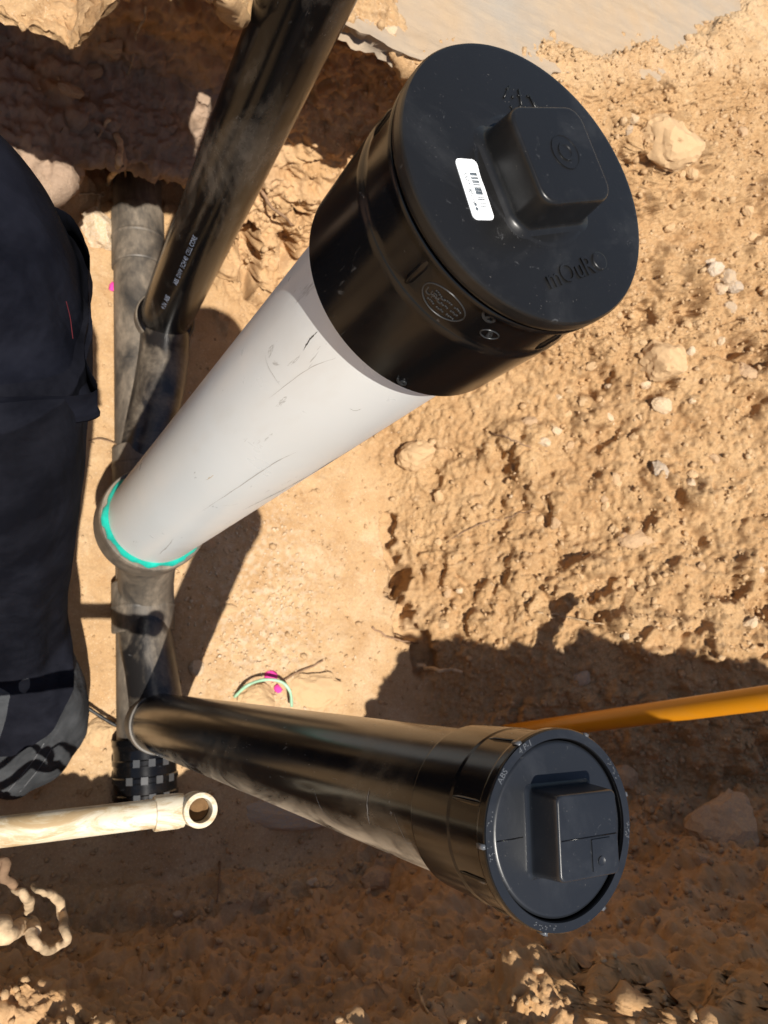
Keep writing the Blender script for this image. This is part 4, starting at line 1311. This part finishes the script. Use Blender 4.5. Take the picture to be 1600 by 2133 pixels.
def skin_body():
    pts = {'pel': (-0.10, 0.40, 0.95, .11, .12), 'chest': (-0.24, 0.46, 1.26, .11, .13), 'neck': (-0.33, 0.47, 1.48, .055, .06), 'head': (-0.37, 0.45, 1.61, .085, .09), 'crown': (-0.38, 0.45, 1.70, .07, .075),
           'nose': (-0.355, 0.36, 1.60, .016, .018),
           'shl': (-0.20, 0.50, 1.39, .05, .055), 'ell': (-0.19, 0.64, 1.13, .04, .042), 'wrl': (-0.20, 0.62, 0.90, .028, .03), 'hal': (-0.20, 0.60, 0.84, .03, .018),
           'shr': (-0.48, 0.48, 1.39, .05, .055), 'elr': (-0.56, 0.56, 1.13, .04, .042), 'wrr': (-0.54, 0.52, 0.90, .028, .03), 'har': (-0.54, 0.50, 0.84, .03, .018),
           'hil': (-0.015, 0.32, 0.86, .075, .08), 'knl': (0.035, 0.14, 0.48, .055, .055), 'anl': (0.085, -0.0, 0.10, .042, .045), 'tol': (0.09, -0.08, 0.04, .03, .035),
           'hir': (-0.20, 0.36, 0.86, .075, .08), 'knr': (-0.25, 0.27, 0.48, .055, .055), 'anr': (-0.28, 0.28, 0.09, .042, .045), 'tor': (-0.28, 0.16, 0.04, .03, .035)}
    ed = [('pel', 'chest'), ('chest', 'neck'), ('neck', 'head'), ('head', 'crown'), ('head', 'nose'), ('chest', 'shl'), ('shl', 'ell'), ('ell', 'wrl'), ('wrl', 'hal'), ('chest', 'shr'), ('shr', 'elr'), ('elr', 'wrr'), ('wrr', 'har'),
          ('pel', 'hil'), ('hil', 'knl'), ('knl', 'anl'), ('anl', 'tol'), ('pel', 'hir'), ('hir', 'knr'), ('knr', 'anr'), ('anr', 'tor')]
    for hd, sg in (('hal', 1), ('har', -1)):
        h = np.array(pts[hd][:3])
        for k in range(5):
            f1 = h + [-0.010 * sg * (k % 2), -0.032 + 0.016 * k, -0.035 - 0.005 * (2 - abs(k - 2))]
            if k == 0: f1 = h + [0, -0.045, -0.005]
            f2 = f1 + [-0.008 * sg, -0.004, -0.030 + (0.006 if k in (0, 4) else 0)]
            pts[f'{hd}{k}a'] = (*f1, .010, .010); pts[f'{hd}{k}b'] = (*f2, .008, .008)
            ed += [(hd, f'{hd}{k}a'), (f'{hd}{k}a', f'{hd}{k}b')]
    names = list(pts)
    me = bpy.data.meshes.new('body')
    o = np.array(person.location)
    me.from_pydata([tuple(np.array(pts[k][:3]) - o) for k in names], [(names.index(a), names.index(b)) for a, b in ed], [])
    ob = bpy.data.objects.new('body', me)
    C.objects.link(ob)
    ob.modifiers.new('skin', 'SKIN')
    for k, sv in zip(names, me.skin_vertices[0].data):
        sv.radius = pts[k][3:5]
    me.skin_vertices[0].data[0].use_root = True
    ob.modifiers.new('sub', 'SUBSURF').levels = 1
    dg = bpy.context.evaluated_depsgraph_get()
    m2 = bpy.data.meshes.new_from_object(ob.evaluated_get(dg))
    ob.modifiers.clear()
    ob.data = m2
    m2.materials.clear(); m2.materials.append(skin_mat)
    m2.polygons.foreach_set('use_smooth', [True] * len(m2.polygons))
    ob.parent = person
skin_body()
mb = MB(); mb.loft(lofted([(-0.385, 0.465, 1.58, .09, .085), (-0.385, 0.463, 1.65, .10, .10), (-0.385, 0.46, 1.72, .09, .09), (-0.385, 0.455, 1.765, .04, .04)], 32)); mb.build('hair', hair_mat, person)
mb = MB()
leg_l = [(-0.015, 0.34, 0.99, .105, .11), (-0.002, 0.315, 0.93, .100, .105), (0.004, 0.275, 0.85, .100, .10), (0.018, 0.215, 0.70, .100, .098), (0.030, 0.165, 0.55, .098, .096), (0.045, 0.11, 0.42, .097, .10), (0.056, 0.055, 0.33, .098, .112), (0.060, 0.02, 0.28, .097, .122)]
rings = lofted(leg_l, 80, 12, 0.04, 1.0)
for r_ in rings:                                   # the long black leg ends in a slanting edge
    k = max(0.0, (0.42 - r_[0, 2]) / 0.16)
    r_[:, 2] += k * (1.15 * (r_[:, 0] - 0.06) + 0.12 * (r_[:, 1] - 0.01))
mb.loft(rings, True, True, False)
leg = mb.build('trouser_leg', trouser_cloth, person, 0)
mb = MB()
mb.loft(lofted([(0.045, 0.11, 0.44, .080, .085), (0.062, 0.05, 0.32, .094, .108), (0.084, -0.01, 0.20, .114, .122), (0.094, -0.042, 0.13, .122, .130), (0.092, -0.062, 0.075, .112, .130), (0.090, -0.070, 0.035, .100, .118)], 80, 10, 0.03, 3.0), True, True, True)
shin = mb.build('trouser_shin', shin_cloth, person, 0)
mb = MB()
mb.loft(lofted([(-0.19, 0.38, 0.99, .105, .115), (-0.21, 0.36, 0.86, .10, .11), (-0.23, 0.31, 0.70, .095, .10), (-0.25, 0.27, 0.50, .088, .095), (-0.27, 0.275, 0.28, .085, .09), (-0.28, 0.28, 0.06, .09, .095)], 56, 8, 0.03, 4.0), True, True, True)
mb.build('trouser_leg', trouser_cloth, person, 0)
LEGV = np.array([v.co[:] for v in shin.data.vertices]) + np.array(person.location)
LEGB = BVHTree.FromPolygons(LEGV.tolist(), [tuple(p.vertices) for p in shin.data.polygons])
def on_mesh(bv, u, v, off):
    d = ray(u, v)
    p, n, i, t = bv.ray_cast(Vector(CAM), Vector(d))
    return None if p is None else np.array(p) - d * off
stitch = flat('pale stitching', (0.13, 0.13, 0.135), 0.9, 0.1)
for du in (0, 16):
    P = [on_mesh(LEGB, u + du, v + du * 0.7, 0.0015) for u, v in ((92, 1548), (80, 1568), (62, 1594), (44, 1616), (24, 1640), (4, 1662))]
    P = [p for p in P if p is not None]
    if len(P) > 2:
        mb = MB(); mb.tube(smooth_path(P, 5), 0.0008, 6); mb.build('hem_stitching', stitch, shin, 0)
for nm, x, y in (('boot', 0.085, 0.01), ('boot', -0.28, 0.25)):
    mb = MB()
    mb.loft(lofted([(x, y - 0.03, 0.0, .050, .130), (x, y - 0.03, 0.022, .052, .132), (x, y - 0.025, 0.05, .05, .115), (x, y + 0.01, 0.10, .052, .07), (x, y + 0.02, 0.18, .055, .06)], 40, 5))
    mb.build(nm, rubber, person)
# shirt: hanging front whose hem stands away from the trousers
def shirt_rings():
    st = [(-0.085, 0.370, 0.945, .182, .120, 3.4), (-0.085, 0.371, 0.960, .180, .118, 3.3), (-0.086, 0.374, 0.985, .172, .107, 3.0), (-0.089, 0.380, 1.02, .165, .094, 2.6), (-0.110, 0.388, 1.08, .162, .088, 2.3), (-0.150, 0.395, 1.13, .160, .086, 2.2), (-0.255, 0.415, 1.20, .160, .090, 2.1),
          (-0.295, 0.440, 1.27, .16, .10, 2.1), (-0.31, 0.455, 1.34, .165, .105, 2.1), (-0.31, 0.465, 1.41, .14, .085, 2.0), (-0.33, 0.47, 1.465, .07, .07, 2.0)]
    s_ = smooth_path(np.array(st), 7)
    rings = []
    for q in s_:
        r_ = ring_at(q[:3], q[3], q[4], 96, 0.022, 2.0, q[5])
        if q[2] < 1.0:       # the hem dips and waves, its corner stands out
            t = np.linspace(0, 2 * np.pi, 96, endpoint=False)
            k = (1.0 - q[2]) / 0.055
            r_[:, 2] += k * 0.010 * np.sin(t * 3 + 0.6)
            r_[:, 0] += k * 0.034 * np.exp(-((t - 5.55) / 0.30) ** 2)
        rings.append(r_)
    c = np.array([-0.085, 0.375, 0])
    lo = rings[0]
    i1 = lo + (c - lo * [1, 1, 0]) * 0.015 + [0, 0, 0.0015]
    i2 = lo + (c - lo * [1, 1, 0]) * 0.06 + [0, 0, 0.06]
    return [i2, i1] + rings
mb = MB()
mb.loft(shirt_rings(), True, False, False)
sh = mb.build('shirt', shirt_cloth, person, 0)
for sx, pth in ((1, [(-0.25, 0.48, 1.38), (-0.20, 0.51, 1.34), (-0.185, 0.57, 1.22), (-0.185, 0.63, 1.10)]), (-1, [(-0.42, 0.475, 1.38), (-0.49, 0.49, 1.34), (-0.535, 0.52, 1.22), (-0.56, 0.555, 1.10)])):
    mb = MB(); pth = smooth_path(pth, 6); mb.tube(pth, np.linspace(0.078, 0.06, len(pth)), 24); mb.build('sleeve', shirt_cloth, sh, 0)
SHV = np.array([v.co[:] for v in sh.data.vertices]) + np.array(person.location)
SHB = BVHTree.FromPolygons(SHV.tolist(), [tuple(p.vertices) for p in sh.data.polygons])
pb = on_mesh(SHB, 148, 792, 0.001)
if pb is not None:
    mb = MB(); mb.lathe(pb, -ray(148, 792), [(0.0055, -0.003), (0.0055, 0.001), (0.004, 0.002), (0.0005, 0.001)], 20, False, True); mb.build('button', brass, sh)
P = [on_mesh(SHB, u, v, 0.001) for u, v in ((138, 628), (146, 660), (150, 690), (152, 705))]
P = [p for p in P if p is not None]
if len(P) > 2:
    mb = MB(); mb.tube(smooth_path(P, 5), 0.0004, 6); mb.build('red_stitching', red_thread, sh)
